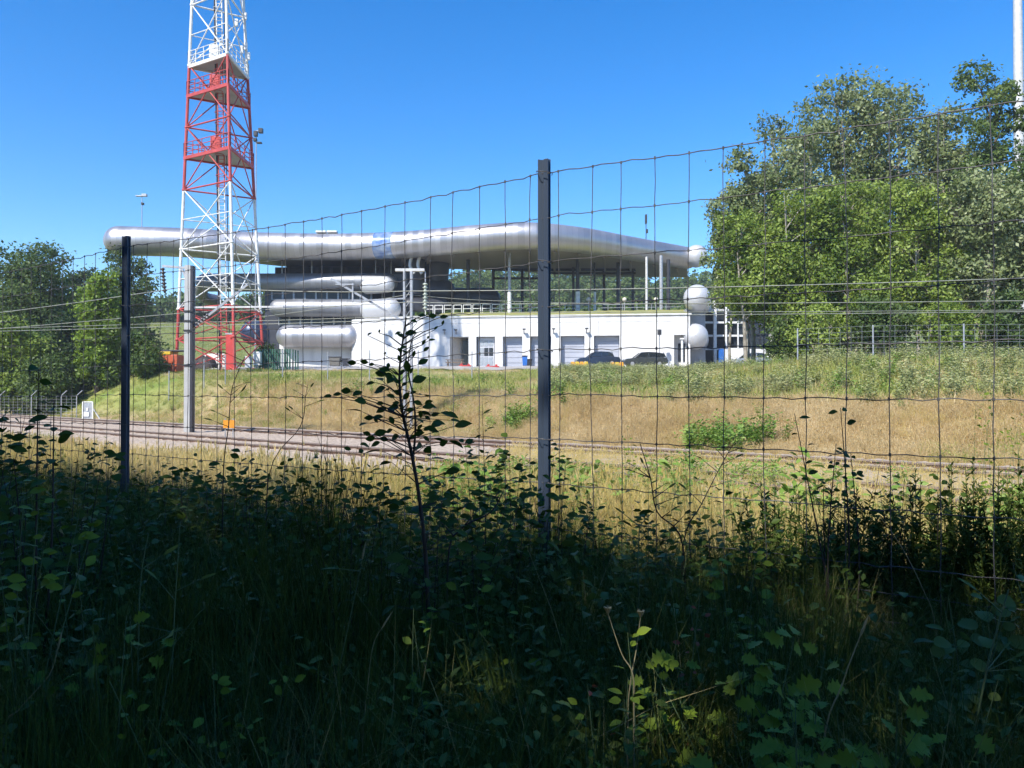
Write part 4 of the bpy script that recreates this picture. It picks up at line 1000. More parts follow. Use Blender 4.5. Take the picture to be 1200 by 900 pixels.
tree_at('birch_tree', 'small thin-twigged tree overlapping the right silver tube ends', 856, 200, 56, 70, 7540, 0.22, M['f_silver'], M['bark_pale'], 24, 0.3, 11, group=GR, trunk_r=0.1, cl=0.45)
tree_at('birch_tree', 'silvery tree between the tallest one and the dark pointed tree', 1098, 98, 60, 130, 17400, 0.26, M['f_silver'], M['bark_pale'], 25, 0.25, 14, group=GR, stems=2, trunk_r=0.17, cl=0.7)
tree_at('poplar_tree', 'dark pointed tree rising at the right edge beside the white pylon', 1168, 40, 56, 118, 17400, 0.24, M['f_mid'], M['bark'], 26, 0.25, 18, group=GR, trunk_r=0.2, cl=0.5)
tree_at('birch_tree', 'silvery tree at the right edge behind the bare pale stems', 1145, 140, 59, 130, 15950, 0.26, M['f_silver'], M['bark_pale'], 28, 0.2, 14, group=GR, stems=2, trunk_r=0.17, cl=0.7)
tree_at('maple_tree', 'bright green low tree in front of the left silvery trees', 885, 235, 52, 125, 15950, 0.22, M['f_poplar'], M['bark_pale'], 31, 0.36, 15, group=GR, stems=2, trunk_r=0.13, cl=0.6)
tree_at('maple_tree', 'bright green tree second from the left in the front row', 940, 200, 51.5, 120, 15950, 0.22, M['f_poplar'], M['bark_pale'], 36, 0.22, 15, group=GR, stems=2, trunk_r=0.13, cl=0.6)
tree_at('maple_tree', 'bright green tree in the middle of the right group with pale stems', 1005, 190, 51, 130, 17400, 0.22, M['f_poplar'], M['bark_pale'], 32, 0.25, 15, group=GR, stems=3, trunk_r=0.12, cl=0.6)
tree_at('maple_tree', 'bright green tree under the tallest silvery crown', 1075, 196, 51, 130, 17400, 0.22, M['f_poplar'], M['bark_pale'], 33, 0.28, 15, group=GR, stems=3, trunk_r=0.13, cl=0.6)
tree_at('maple_tree', 'mid green tree with many bare pale stems near the right edge', 1150, 185, 50, 140, 15950, 0.24, M['f_silver'], M['bark_pale'], 34, 0.40, 14, group=GR, stems=5, trunk_r=0.12, cl=0.6)
tree_at('maple_tree', 'leafy tree cut by the right edge of the view', 1240, 150, 49, 130, 13050, 0.25, M['f_mid'], M['bark_pale'], 35, 0.3, 14, group=GR, stems=2, trunk_r=0.13, cl=0.6)
GH = 'undergrowth shrubs beneath the right trees'
for k, (px, yt, Y, w, lab) in enumerate(((925, 368, 49, 60, 'low leafy shrub at the left foot of the right trees'), (960, 362, 48, 90, 'dark shrub in front of the white annex under the bright trees'), (1035, 350, 47.5, 100, 'wide dark shrub behind the mesh fence below the tallest tree'), (1110, 352, 46.5, 90, 'shrub behind the fence under the pale bare stems'), (1180, 345, 46, 90, 'shrub behind the fence at the right edge of the view'))):
    tree_at('hazel_shrub', lab, px, yt, Y, w, 6500, 0.20, M['f_poplar'] if k % 2 else M['f_mid'], M['bark_pale'], 41+k, 0.25, 8, group=GH, stems=3, trunk_r=0.06, cl=0.5, cat='shrub')

GL = 'trees on the left of the tower'
tree_at('oak_tree', 'large dark round tree at the left edge, tallest on the left', 35, 280, 76, 130, 26000, 0.30, M['f_mid'], M['bark'], 51, 0.10, 22, group=GL, trunk_r=0.35, cl=0.8)
tree_at('oak_tree', 'dark tree top cut by the left edge of the view', -28, 262, 84, 100, 8000, 0.36, M['f_dark'], M['bark'], 52, 0.2, 12, group=GL, trunk_r=0.35, cl=0.8)
tree_at('maple_tree', 'yellow-green tree between the two dark left trees', 114, 305, 62, 66, 9000, 0.30, M['f_bright'], M['bark'], 53, 0.1, 12, group=GL, trunk_r=0.2, cl=0.6)
tree_at('oak_tree', 'dark tree just behind the left fence post, left of the tower', 152, 286, 92, 78, 17000, 0.34, M['f_mid'], M['bark'], 54, 0.10, 18, group=GL, trunk_r=0.3, cl=0.8)
tree_at('oak_tree', 'mid green tree filling the gap below the large dark tree', 80, 368, 66, 90, 15000, 0.26, M['f_dark'], M['bark'], 55, 0.08, 11, group=GL, trunk_r=0.2, cl=0.7)
tree_at('oak_tree', 'bushy mid green tree low at the left edge near the track', 18, 372, 62, 105, 15000, 0.26, M['f_poplar'], M['bark'], 56, 0.08, 11, group=GL, trunk_r=0.2, cl=0.7)
tree_at('oak_tree', 'dark tree standing far back between the two left dark crowns', 92, 302, 98, 60, 9000, 0.34, M['f_dark'], M['bark'], 57, 0.2, 9, group=GL, trunk_r=0.25, cl=0.8)
tree_at('hazel_shrub', 'rounded bush on the bank left of the orange container', 168, 392, 60, 66, 9500, 0.22, M['f_mid'], M['bark'], 58, 0.15, 8, stems=3, trunk_r=0.06, cl=0.45, cat='shrub')
tree_at('hazel_shrub', 'dense bush low at the left edge in front of the mesh fence posts', 55, 415, 61, 90, 9500, 0.22, M['f_mid'], M['bark'], 61, 0.12, 9, stems=3, trunk_r=0.06, cl=0.5, cat='shrub')
tree_at('hazel_shrub', 'dark low bush right behind the left steel fence post', 128, 420, 62, 50, 4500, 0.22, M['f_dark'], M['bark'], 59, 0.15, 7, stems=3, trunk_r=0.06, cl=0.45, cat='shrub')
tree_at('hazel_shrub', 'shrub growing inside the dark green pen by the tower', 312, 404, 69.5, 30, 2600, 0.20, M['f_mid'], M['bark'], 60, 0.2, 6, stems=3, trunk_r=0.04, cl=0.35, cat='shrub')

# far woodland behind the building and on the hill: reads as one mass
def far_wood(name, x0, x1, y0, y1, n, hmin, hmax, seed, fm, per=170):
    rs = np.random.RandomState(seed); V = []; Q = []; off = 0
    for k in range(n):
        x = rs.uniform(x0, x1); y = rs.uniform(y0, y1); h = rs.uniform(hmin, hmax); g = gz(x, y); w = h*rs.uniform(0.35, 0.5)
        bl = [((x+rs.uniform(-.4, .4)*w, y+rs.uniform(-.4, .4)*w, g+h*f), (w*(1.1-0.7*abs(f-0.45)), w*(1.1-0.7*abs(f-0.45)), h*0.22)) for f in (0.2, 0.4, 0.6, 0.8)]
        v, q = leaf_cloud(rs, bl, per*4, 1.0, 1.3, 20); V.append(v); Q.append(q+off); off += len(v)
    o = bpy.data.objects.new(name, np_mesh(name, np.concatenate(V), np.concatenate(Q), fm)); link(o)
    tag(o, kind='stuff'); return o
o = far_wood('far_woodland', -60, 95, 222, 262, 230, 11, 16, 71, M['f_mid']); tag(o, 'green woodland on the rise behind the building', 'woodland')
o = far_wood('hill_hedge', -150, -35, 180, 196, 120, 5, 8, 72, M['f_mid']); tag(o, 'dark hedge line along the top of the lawn hill behind the tower', 'hedge')
o = far_wood('rear_trees', -32, 30, 124, 140, 60, 7, 11, 73, M['f_mid']); tag(o, 'trees seen through the open floor behind the canopy columns', 'woodland')

# ------------------------------------------------------------ trees behind the viewer that shade the foreground
GS = 'trees shading the viewpoint'
GAPS = [(P(740, 775, 1.6), 0.17), (P(736, 835, 1.6), 0.14), (P(487, 735, 1.9), 0.13)]
sh_n = Vector((0.53, 0.85, 0)); sh_u = Vector((0.85, -0.53, 0))
for k, s in enumerate((-27, -22.5, -18, -13.5, -9, -4.5, 0, 4.5)):
    c = sh_n*(-5.85)+sh_u*s
    rr = random.Random(80+k)
    bl = []
    for z in (2.4, 3.8, 5.2, 6.6, 8.0):
        for j in range(3): bl.append((rr.uniform(-1.9, 1.9), rr.uniform(-1.2, 1.2), z, 2.2, 2.2, 1.5))
    for z in (4.4, 5.2): bl.append((rr.uniform(-1.5, 1.5), 0, z, 2.2, 2.0, 0.9))
    names = ['first', 'second', 'third', 'fourth', 'fifth', 'sixth', 'seventh', 'eighth']
    make_tree('oak_tree', 'leafy oak behind the viewpoint, %s from the left in the shading row' % names[k], (c.x, c.y, gz(c.x, c.y)), 10.0, bl, 13000, 0.34, M['f_dark'], M['bark'], 0.25, 1, 80+k, GS, cl=0.7, gaps=GAPS)

# ------------------------------------------------------------ small plants: scattered clumps (uncountable)
def blades(rs, n, rad, h, w, lean=0.35, segs=3, hv=0.35, bend=0.5):
    base = rs.normal(size=(n, 2))*rad; az = rs.uniform(0, 2*PI, n); H = h*(1-hv*rs.rand(n)); ln = lean*rs.rand(n)+bend*0.1
    wz = rs.uniform(0, 2*PI, n); V = []; nv = 2*segs+1
    for s in range(segs+1):
        f = s/segs
        cx = base[:, 0]+np.cos(az)*ln*H*f*(0.4+bend*f); cyy = base[:, 1]+np.sin(az)*ln*H*f*(0.4+bend*f); z = H*f*(1-0.25*ln*f)
        ww = w*(1-f*0.85)*0.5
        if s < segs:
            V.append(np.stack([cx-np.cos(wz)*ww, cyy-np.sin(wz)*ww, z], -1)); V.append(np.stack([cx+np.cos(wz)*ww, cyy+np.sin(wz)*ww, z], -1))
        else: V.append(np.stack([cx, cyy, z], -1)); V.append(np.stack([cx+0.0005, cyy, z], -1))
    V = np.stack(V, 1); k = V.shape[1]
    q = np.array([[2*s, 2*s+1, 2*s+3, 2*s+2] for s in range(segs)])
    Q = (q[None]+(np.arange(n)*k)[:, None, None]).reshape(-1, 4)
    return V.reshape(-1, 3), Q
def oval_leaves(rs, pos, dirs, size, width=0.5):
    n = len(pos); t = dirs/np.linalg.norm(dirs, axis=1)[:, None]
    up = np.tile([0, 0, 1.0], (n, 1))+rs.normal(size=(n, 3))*0.5; b = np.cross(t, up); b /= np.linalg.norm(b, axis=1)[:, None]; nn = np.cross(b, t)
    s = (size*rs.uniform(0.6, 1.25, n))[:, None]; W = s*width/2
    a = pos; tip = pos+t*s; m1 = pos+t*s*0.35; m2 = pos+t*s*0.7; drop = nn*s*0.06
    V = np.stack([a, m1-b*W+drop, m2-b*W*0.8+drop, tip-nn*s*0.1, m2+b*W*0.8+drop, m1+b*W+drop, m1, m2], 1)
    Q = np.array([[0, 1, 6, 6], [1, 2, 7, 6], [2, 3, 7, 7], [7, 3, 4, 4], [6, 7, 4, 5], [0, 6, 5, 5]])
    T = []
    for q in Q:
        T.append([q[0], q[1], q[2]]) if q[2] == q[3] else T.extend([[q[0], q[1], q[2]], [q[0], q[2], q[3]]])
    T = np.array(T)
    return V.reshape(-1, 3), (T[None]+(np.arange(n)*8)[:, None, None]).reshape(-1, 3)
def src_obj(name, me, coll):
    o = bpy.data.objects.new(name, me); coll.objects.link(o); return o
SRC = {}
def grass_set(key, m, n, rad, h, w, lean, count=4, segs=3, seed=0, bend=0.5, heads=0):
    c = bpy.data.collections.new(key)
    for k in range(count):
        rs = np.random.RandomState(seed+k); v, q = blades(rs, n, rad, h, w, lean, segs, bend=bend)
        if heads:
            hb = rs.choice(n, heads, replace=False); tipi = hb*(2*segs+2)+2*segs
            hv, hq = [], []
            for tpt in v[tipi]:
                a, b = blades(rs, 5, 0.004, h*0.14, w*1.6, 0.25, 1); hv.append(a+tpt-np.array([0, 0, h*0.08])); hq.append(b)
            off = len(v)
            for a, b in zip(hv, hq): v = np.concatenate([v, a]); q = np.concatenate([q, b+off]); off = len(v)
        src_obj(key+'_clump', np_mesh(key, v, q, m), c)
    SRC[key] = c
def herb_set(key, m, stems, leaves, h, size, width, spread, count=4, seed=0, stalkm=None):
    c = bpy.data.collections.new(key)
    for k in range(count):
        rs = np.random.RandomState(seed+k); pos = []; dr = []; sv = []
        for s in range(stems):
            a = rs.uniform(0, 2*PI); ln = rs.uniform(0.05, spread); hh = h*rs.uniform(0.6, 1.1); b = rs.normal(size=2)*0.05
            for j in range(leaves):
                f = (j+1)/leaves; p = np.array([b[0]+math.cos(a)*ln*f*hh, b[1]+math.sin(a)*ln*f*hh, hh*f]); aa = j*2.4+rs.uniform(-.4, .4)
                pos.append(p); dr.append([math.cos(aa), math.sin(aa), rs.uniform(-0.2, 0.7)])
        v, q = oval_leaves(rs, np.array(pos), np.array(dr), size, width)
        src_obj(key+'_clump', np_mesh(key, v, q, m, False, 3), c)
    SRC[key] = c
grass_set('g_dry', M['g_dry'], 46, 0.16, 0.42, 0.012, 0.7, seed=100, heads=14)
grass_set('g_tall', M['g_yellow'], 62, 0.13, 0.75, 0.006, 0.75, seed=110, heads=9)
grass_set('g_green', M['g_green'], 44, 0.14, 0.45, 0.013, 0.7, seed=120, heads=6)
grass_set('g_far', M['g_dry'], 34, 0.30, 0.45, 0.03, 0.7, segs=2, seed=130)
grass_set('g_farg', M['g_green'], 34, 0.30, 0.5, 0.035, 0.7, segs=2, seed=135)
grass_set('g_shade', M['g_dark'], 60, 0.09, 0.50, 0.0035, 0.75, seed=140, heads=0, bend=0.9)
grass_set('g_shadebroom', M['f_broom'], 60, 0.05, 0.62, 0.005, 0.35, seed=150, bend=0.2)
herb_set('w_silver', M['g_silver'], 16, 16, 0.95, 0.12, 0.35, 0.5, seed=160)
herb_set('w_fresh', M['g_fresh'], 10, 14, 0.6, 0.10, 0.4, 0.6, seed=170)
herb_set('u_leaf', M['f_sap'], 6, 12, 0.42, 0.038, 0.6, 0.6, 5, seed=180)
herb_set('u_small', M['f_broom'], 7, 16, 0.36, 0.028, 0.5, 0.7, 4, seed=190)
herb_set('u_lobe', M['f_herb'], 3, 6, 0.30, 0.07, 0.8, 0.8, 4, seed=195)

def scatter(name, key, pts, rs, smin, smax, tilt=0.12, label=None, cat=None, zstretch=1.0):
    n = len(pts); me = bpy.data.meshes.new(name); me.vertices.add(n); me.vertices.foreach_set('co', np.asarray(pts, np.float32).ravel())
    rot = np.stack([rs.normal(size=n)*tilt, rs.normal(size=n)*tilt, rs.uniform(0, 2*PI, n)], -1).astype(np.float32)
    s = rs.uniform(smin, smax, n)*np.interp(np.asarray(pts)[:, 1], [38, 66], [1, 0.6]); scl = np.stack([s, s, s*rs.uniform(0.8, 1.15, n)*zstretch], -1).astype(np.float32)
    a = me.attributes.new('rot', 'FLOAT_VECTOR', 'POINT'); a.data.foreach_set('vector', rot.ravel())
    a = me.attributes.new('scl', 'FLOAT_VECTOR', 'POINT'); a.data.foreach_set('vector', scl.ravel())
    a = me.attributes.new('idx', 'INT', 'POINT'); a.data.foreach_set('value', rs.randint(0, 50, n).astype(np.int32))
    o = bpy.data.objects.new(name, me); link(o); tag(o, label, cat, kind='stuff')
    ng = bpy.data.node_groups.new(name, 'GeometryNodeTree')
    ng.interface.new_socket('Geometry', in_out='INPUT', socket_type='NodeSocketGeometry'); ng.interface.new_socket('Geometry', in_out='OUTPUT', socket_type='NodeSocketGeometry')
    gi = ng.nodes.new('NodeGroupInput'); go = ng.nodes.new('NodeGroupOutput')
    ip = ng.nodes.new('GeometryNodeInstanceOnPoints'); ci = ng.nodes.new('GeometryNodeCollectionInfo')
    ci.inputs['Collection'].default_value = SRC[key]; ci.inputs['Separate Children'].default_value = True; ci.inputs['Reset Children'].default_value = True
    ip.inputs['Pick Instance'].default_value = True
    def named(nm, ty):
        q = ng.nodes.new('GeometryNodeInputNamedAttribute'); q.data_type = ty; q.inputs[0].default_value = nm; return q.outputs[0]
    er = ng.nodes.new('FunctionNodeEulerToRotation')
    L = ng.links.new
    L(gi.outputs[0], ip.inputs['Points']); L(ci.outputs[0], ip.inputs['Instance']); L(named('rot', 'FLOAT_VECTOR'), er.inputs[0]); L(er.outputs[0], ip.inputs['Rotation'])
    L(named('scl', 'FLOAT_VECTOR'), ip.inputs['Scale']); L(named('idx', 'INT'), ip.inputs['Instance Index']); L(ip.outputs[0], go.inputs[0])
    md = o.modifiers.new('scatter', 'NODES'); md.node_group = ng
    return o
def noise2(X, Y, f, seed):
    rs = np.random.RandomState(seed); out = 0
    for k in range(5):
        a = rs.uniform(0, 2*PI); ph = rs.uniform(0, 6); ff = f*rs.uniform(0.6, 1.6); out = out+np.sin((X*math.cos(a)+Y*math.sin(a))*ff+ph)
    return out/5
def pts_on(n, x0, x1, y0, y1, cond, seed, wedge=True):
    rs = np.random.RandomState(seed)
    X = rs.uniform(x0, x1, n); Y = rs.uniform(y0, y1, n)
    k = cond(X, Y, rs.rand(n))
    if wedge: k &= np.abs(X) < 0.80*Y+1.2
    X, Y = X[k], Y[k]; return np.stack([X, Y, ground(X, Y)-0.02], -1)
RS = np.random.RandomState(9)
# bank just beyond the shade up to the track
lowgr = lambda X, Y, r: (ndist(X, Y) > 3.7) & (dperp(X, Y) < -10.3)
scatter('tall_grass', 'g_tall', pts_on(15000, -14, 12, 3, 12, lambda X, Y, r: lowgr(X, Y, r) & (ndist(X, Y) > 4.3) & (ndist(X, Y) < 8.5) & (r < 0.75), 1), RS, 0.45, 0.85, label='tall dry and yellow-green grass just beyond the wire fence', cat='grass')
scatter('bank_grass', 'g_tall', pts_on(26000, -34, 16, 5, 40, lambda X, Y, r: lowgr(X, Y, r) & (ndist(X, Y) > 8.0) & (r < np.clip(1.3-Y/40, 0.3, 1)), 21), RS, 0.3, 0.52, label='lower yellow grass on the sunny bank before the track', cat='grass')
scatter('straw_grass', 'g_dry', pts_on(12000, -34, 16, 3, 36, lambda X, Y, r: lowgr(X, Y, r) & (ndist(X, Y) > 4.2) & (noise2(X, Y, 0.6, 61) > -0.1), 22), RS, 0.6, 1.1, label='straw coloured grass on the sunny bank before the track', cat='grass')
scatter('green_grass', 'g_green', pts_on(6000, -30, 16, 4, 30, lambda X, Y, r: lowgr(X, Y, r) & (ndist(X, Y) > 4.4) & (noise2(X, Y, 0.7, 4) > 0.1), 2), RS, 0.6, 1.1, label='green grass tufts on the sunny bank before the track', cat='grass')
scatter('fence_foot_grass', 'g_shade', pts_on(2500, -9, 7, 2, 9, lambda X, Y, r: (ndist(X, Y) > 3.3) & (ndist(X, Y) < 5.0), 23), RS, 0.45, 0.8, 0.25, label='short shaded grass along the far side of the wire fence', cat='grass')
scatter('verge_grass', 'g_tall', pts_on(16000, -6, 24, 7, 32, lambda X, Y, r: (dperp(X, Y) > -10.8) & (dperp(X, Y) < -3.3) & (X > -1.5+0.25*(dperp(X, Y)+10)+1.5*noise2(X, Y, 0.4, 8)), 3), RS, 0.4, 0.75, label='grass overgrowing the near edge of the ballast on the right', cat='grass')
scatter('rail_side_grass', 'g_tall', pts_on(9000, 0, 24, 7, 30, lambda X, Y, r: (dperp(X, Y) > -4.6) & (dperp(X, Y) < -1.5) & (X > 1.5+noise2(X, Y, 0.5, 98)) & (r < 0.7), 35), RS, 0.28, 0.5, label='low straw grass hiding the rails on the right', cat='grass')
scatter('ballast_weeds', 'g_green', pts_on(300, -20, 20, 10, 40, lambda X, Y, r: (dperp(X, Y) > -10.5) & (dperp(X, Y) < 0.2) & (noise2(X, Y, 0.5, 77) > 0.2), 24), RS, 0.4, 0.8, label='scattered weeds growing in the ballast', cat='weeds')
# cutting slope
scatter('slope_grass', 'g_dry', pts_on(75000, -26, 32, 8, 50, lambda X, Y, r: (dperp(X, Y) > 0.25) & (dperp(X, Y) < 6.8) & ((X > -13+4*noise2(X, Y, 0.5, 91)) | (r < 0.2)) & (r < np.clip(1.5-Y/50, 0.35, 1)), 4), RS, 0.6, 1.05, 0.2, label='dry brown grass on the slope beyond the track', cat='grass')
scatter('slope_green_grass', 'g_green', pts_on(26000, -45, 30, 12, 70, lambda X, Y, r: (dperp(X, Y) > 0.3) & (dperp(X, Y) < 9) & ((X < -11+5*noise2(X, Y, 0.4, 92)) | (noise2(X, Y, 0.5, 14) > 0.34)), 5), RS, 0.6, 1.1, 0.2, label='green grass on the left part of the slope beyond the track', cat='grass')
scatter('slope_straw', 'g_tall', pts_on(22000, -26, 32, 8, 50, lambda X, Y, r: (dperp(X, Y) > 0.3) & (dperp(X, Y) < 7) & (noise2(X, Y, 0.9, 94) > 0.0) & (r < 0.5), 32), RS, 0.35, 0.95, 0.25, label='taller straw grass tufts on the brown slope', cat='grass')
scatter('slope_weeds', 'w_fresh', pts_on(2600, -26, 32, 8, 50, lambda X, Y, r: (dperp(X, Y) > 0.2) & (dperp(X, Y) < 7) & (noise2(X, Y, 1.1, 95) > 0.25), 33), RS, 0.3, 0.9, 0.1, label='small green weeds on the brown slope', cat='weeds')
# plateau
farh = lambda X, Y, r: (dperp(X, Y) > 6.0) & (Y < 67.5)
scatter('meadow_grass', 'g_far', pts_on(18000, -50, 40, 18, 68, lambda X, Y, r: farh(X, Y, r) & (noise2(X, Y, 0.25, 5) > -0.35) & (X < 14), 6), RS, 0.5, 0.95, 0.2, label='dry meadow grass on the plateau before the building', cat='grass')
scatter('meadow_green_grass', 'g_farg', pts_on(20000, -50, 44, 18, 68, lambda X, Y, r: farh(X, Y, r) & ((noise2(X, Y, 0.35, 5) < 0.1) | (X > 2)), 7), RS, 0.7, 1.3, 0.2, label='green meadow grass on the plateau before the building', cat='grass')
scatter('silvery_weeds', 'w_silver', pts_on(10000, 0, 42, 14, 57, lambda X, Y, r: (dperp(X, Y) > 5.4) & (noise2(X, Y, 0.6, 15) > 0.02) & (r < 0.28) & ((X-0.05*Y > -0.5)), 8), RS, 0.7, 1.25, 0.1, label='silvery grey-green weeds along the top of the slope', cat='weeds')
scatter('pale_straw_tops', 'g_far', pts_on(7000, 2, 42, 14, 60, lambda X, Y, r: (dperp(X, Y) > 5.6) & (noise2(X, Y, 0.8, 16) > -0.1), 28), RS, 0.7, 1.4, 0.1, label='pale straw grass standing among the silvery weeds', cat='grass')
scatter('fresh_weeds', 'w_fresh', pts_on(7000, -30, 34, 14, 54, lambda X, Y, r: (dperp(X, Y) > 4.6) & (noise2(X, Y, 0.7, 25) > 0.2) & (r < 0.35), 9), RS, 0.7, 1.5, 0.1, label='fresh green weeds dotted on the plateau', cat='weeds')
scatter('bank_weeds', 'w_fresh', pts_on(1500, -9, 12, 4, 16, lambda X, Y, r: (ndist(X, Y) > 4.4) & (dperp(X, Y) < -6) & (X > -1.5) & (noise2(X, Y, 0.9, 35) > 0.0), 10), RS, 0.5, 1.0, 0.1, label='leafy green weeds among the sunny bank grass', cat='weeds')
# a green bush patch at the foot of the slope right of centre
def slope_bush(px, Y, n, w, seed, lab, key='w_fresh'):
    rs = np.random.RandomState(seed); x0 = (px-600)/F*Y; pts = np.stack([x0+rs.normal(size=n)*w, Y+rs.normal(size=n)*0.5, np.zeros(n)], -1); pts[:, 2] = ground(pts[:, 0], pts[:, 1])
    scatter('low_bush', key, pts, rs, 0.9, 1.5, 0.3, label=lab, cat='bush')
slope_bush(848, 23.6, 60, 0.75, 5, 'dense green bush at the foot of the brown slope beside the ballast')
slope_bush(600, 31, 22, 0.4, 6, 'small green weed patch on the slope left of the middle post')
scatter('yard_edge_weeds', 'w_silver', pts_on(1500, 3, 20, 57, 69, lambda X, Y, r: noise2(X, Y, 0.6, 96) > 0.0, 34), RS, 0.75, 1.25, 0.1, label='silvery weeds at the yard edge hiding the car wheels', cat='weeds')
# lawn hill tufts
scatter('hill_grass', 'g_farg', pts_on(7000, -110, -30, 105, 182, lambda X, Y, r: (r < 2), 29), RS, 0.9, 1.8, 0.2, label='grass of the lawn hill behind the tower', cat='grass')
# shaded foreground
shade = lambda X, Y: (ndist(X, Y) < 3.5) & (Y > 1.15)
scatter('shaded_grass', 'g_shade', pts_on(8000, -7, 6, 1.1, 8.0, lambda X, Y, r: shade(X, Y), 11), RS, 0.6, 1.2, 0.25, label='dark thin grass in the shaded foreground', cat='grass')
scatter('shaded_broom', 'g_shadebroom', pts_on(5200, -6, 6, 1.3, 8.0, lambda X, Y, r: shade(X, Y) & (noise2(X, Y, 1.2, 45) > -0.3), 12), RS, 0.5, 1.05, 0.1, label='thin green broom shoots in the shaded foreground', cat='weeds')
scatter('leafy_undergrowth', 'u_leaf', pts_on(2700, -7, 6, 1.1, 8.0, lambda X, Y, r: shade(X, Y) & ((noise2(X, Y, 1.1, 55) > 0.05) | (X < -2.0)), 13), RS, 0.6, 1.2, 0.2, label='low oval-leaved undergrowth in the shade', cat='undergrowth')
scatter('fine_undergrowth', 'u_small', pts_on(6500, -7, 6, 1.1, 8.0, lambda X, Y, r: shade(X, Y), 14), RS, 0.6, 1.25, 0.25, label='fine-leaved low herbs in the shade', cat='undergrowth')
scatter('fence_side_herbs', 'u_small', pts_on(900, -5, 6, 1.5, 8.0, lambda X, Y, r: (ndist(X, Y) > 1.9) & (ndist(X, Y) < 3.6), 31), RS, 1.1, 1.7, 0.15, label='taller fine herbs growing against the near side of the fence', cat='undergrowth')
scatter('lobed_undergrowth', 'u_lobe', pts_on(1100, -6, 5, 1.1, 4.5, lambda X, Y, r: shade(X, Y) & (noise2(X, Y, 1.3, 65) > 0.15), 15), RS, 0.6, 1.1, 0.2, label='brighter broad-leaved herbs close to the camera', cat='undergrowth')

# ------------------------------------------------------------ individually built foreground plants
def leaf_mesh(name, m, kind='oval', seed=0):
    """unit-length leaf along +X, folded on its midrib"""
    rs = random.Random(seed)
    if kind == 'oval': out = [(0, 0), (0.12, 0.13), (0.3, 0.25), (0.5, 0.285), (0.7, 0.22), (0.88, 0.10), (1.0, 0.0)]
    elif kind == 'round': out = [(0, 0), (0.06, 0.22), (0.22, 0.40), (0.5, 0.47), (0.78, 0.38), (0.94, 0.2), (1.0, 0.0)]
    elif kind == 'lobed': out = [(0, 0), (0.10, 0.10), (0.16, 0.32), (0.28, 0.18), (0.38, 0.46), (0.52, 0.24), (0.66, 0.40), (0.76, 0.16), (0.90, 0.16), (1.0, 0.0)]
    elif kind == 'narrow': out = [(0, 0), (0.2, 0.08), (0.5, 0.11), (0.8, 0.07), (1.0, 0.0)]
    vs = []; fs = []; n = len(out); droop = rs.uniform(0.10, 0.22)
    for x, y in out: vs.append((x, 0, -droop*x*x))
    for sgn in (1, -1):
        for x, y in out: vs.append((x, sgn*y, -droop*x*x+0.22*y+rs.uniform(-0.012, 0.012)))
    for i in range(n-1):
        for sg, o in ((1, n), (-1, 2*n)):
            a, b, c, d = i, i+1, o+i+1, o+i
            q = [a, b, c, d] if i > 0 and i < n-2 else ([a, b, c] if i == 0 else [a, b, d])
            fs.append(tuple(q if sg > 0 else q[::-1]))
    me = bpy.data.meshes.new(name); me.from_pydata(vs, [], fs); me.polygons.foreach_set('use_smooth', [True]*len(fs)); me.materials.append(m); me.update(); return me
LEAF = {}
for key, m, kd in (('sap', 'f_sap', 'oval'), ('round', 'f_round', 'round'), ('lobed', 'f_herb', 'lobed'), ('bright', 'f_herb', 'oval'), ('rust', 'f_rust', 'oval'), ('narrow', 'f_round', 'narrow')):
    LEAF[key] = [leaf_mesh(key+'_leaf', M[m], kd, s) for s in range(4)]
def put_leaf(parent, key, p, d, size, rr, nrm=None, name='leaf'):
    d = Vector(d).normalized(); nrm = Vector(nrm) if nrm is not None else Vector((rr.uniform(-.6, .6), rr.uniform(-1.0, 0.2), rr.uniform(0.3, 1)))
    y = nrm.cross(d)
    if y.length < 1e-3: y = Vector((0, 1, 0)).cross(d)
    y.normalize(); z = d.cross(y)
    o = bpy.data.objects.new(name, rr.choice(LEAF[key])); link(o, parent)
    m = Matrix((d, y, z)).transposed().to_4x4(); m.translation = Vector(p); o.matrix_local = m @ Matrix.Scale(size, 4); return o

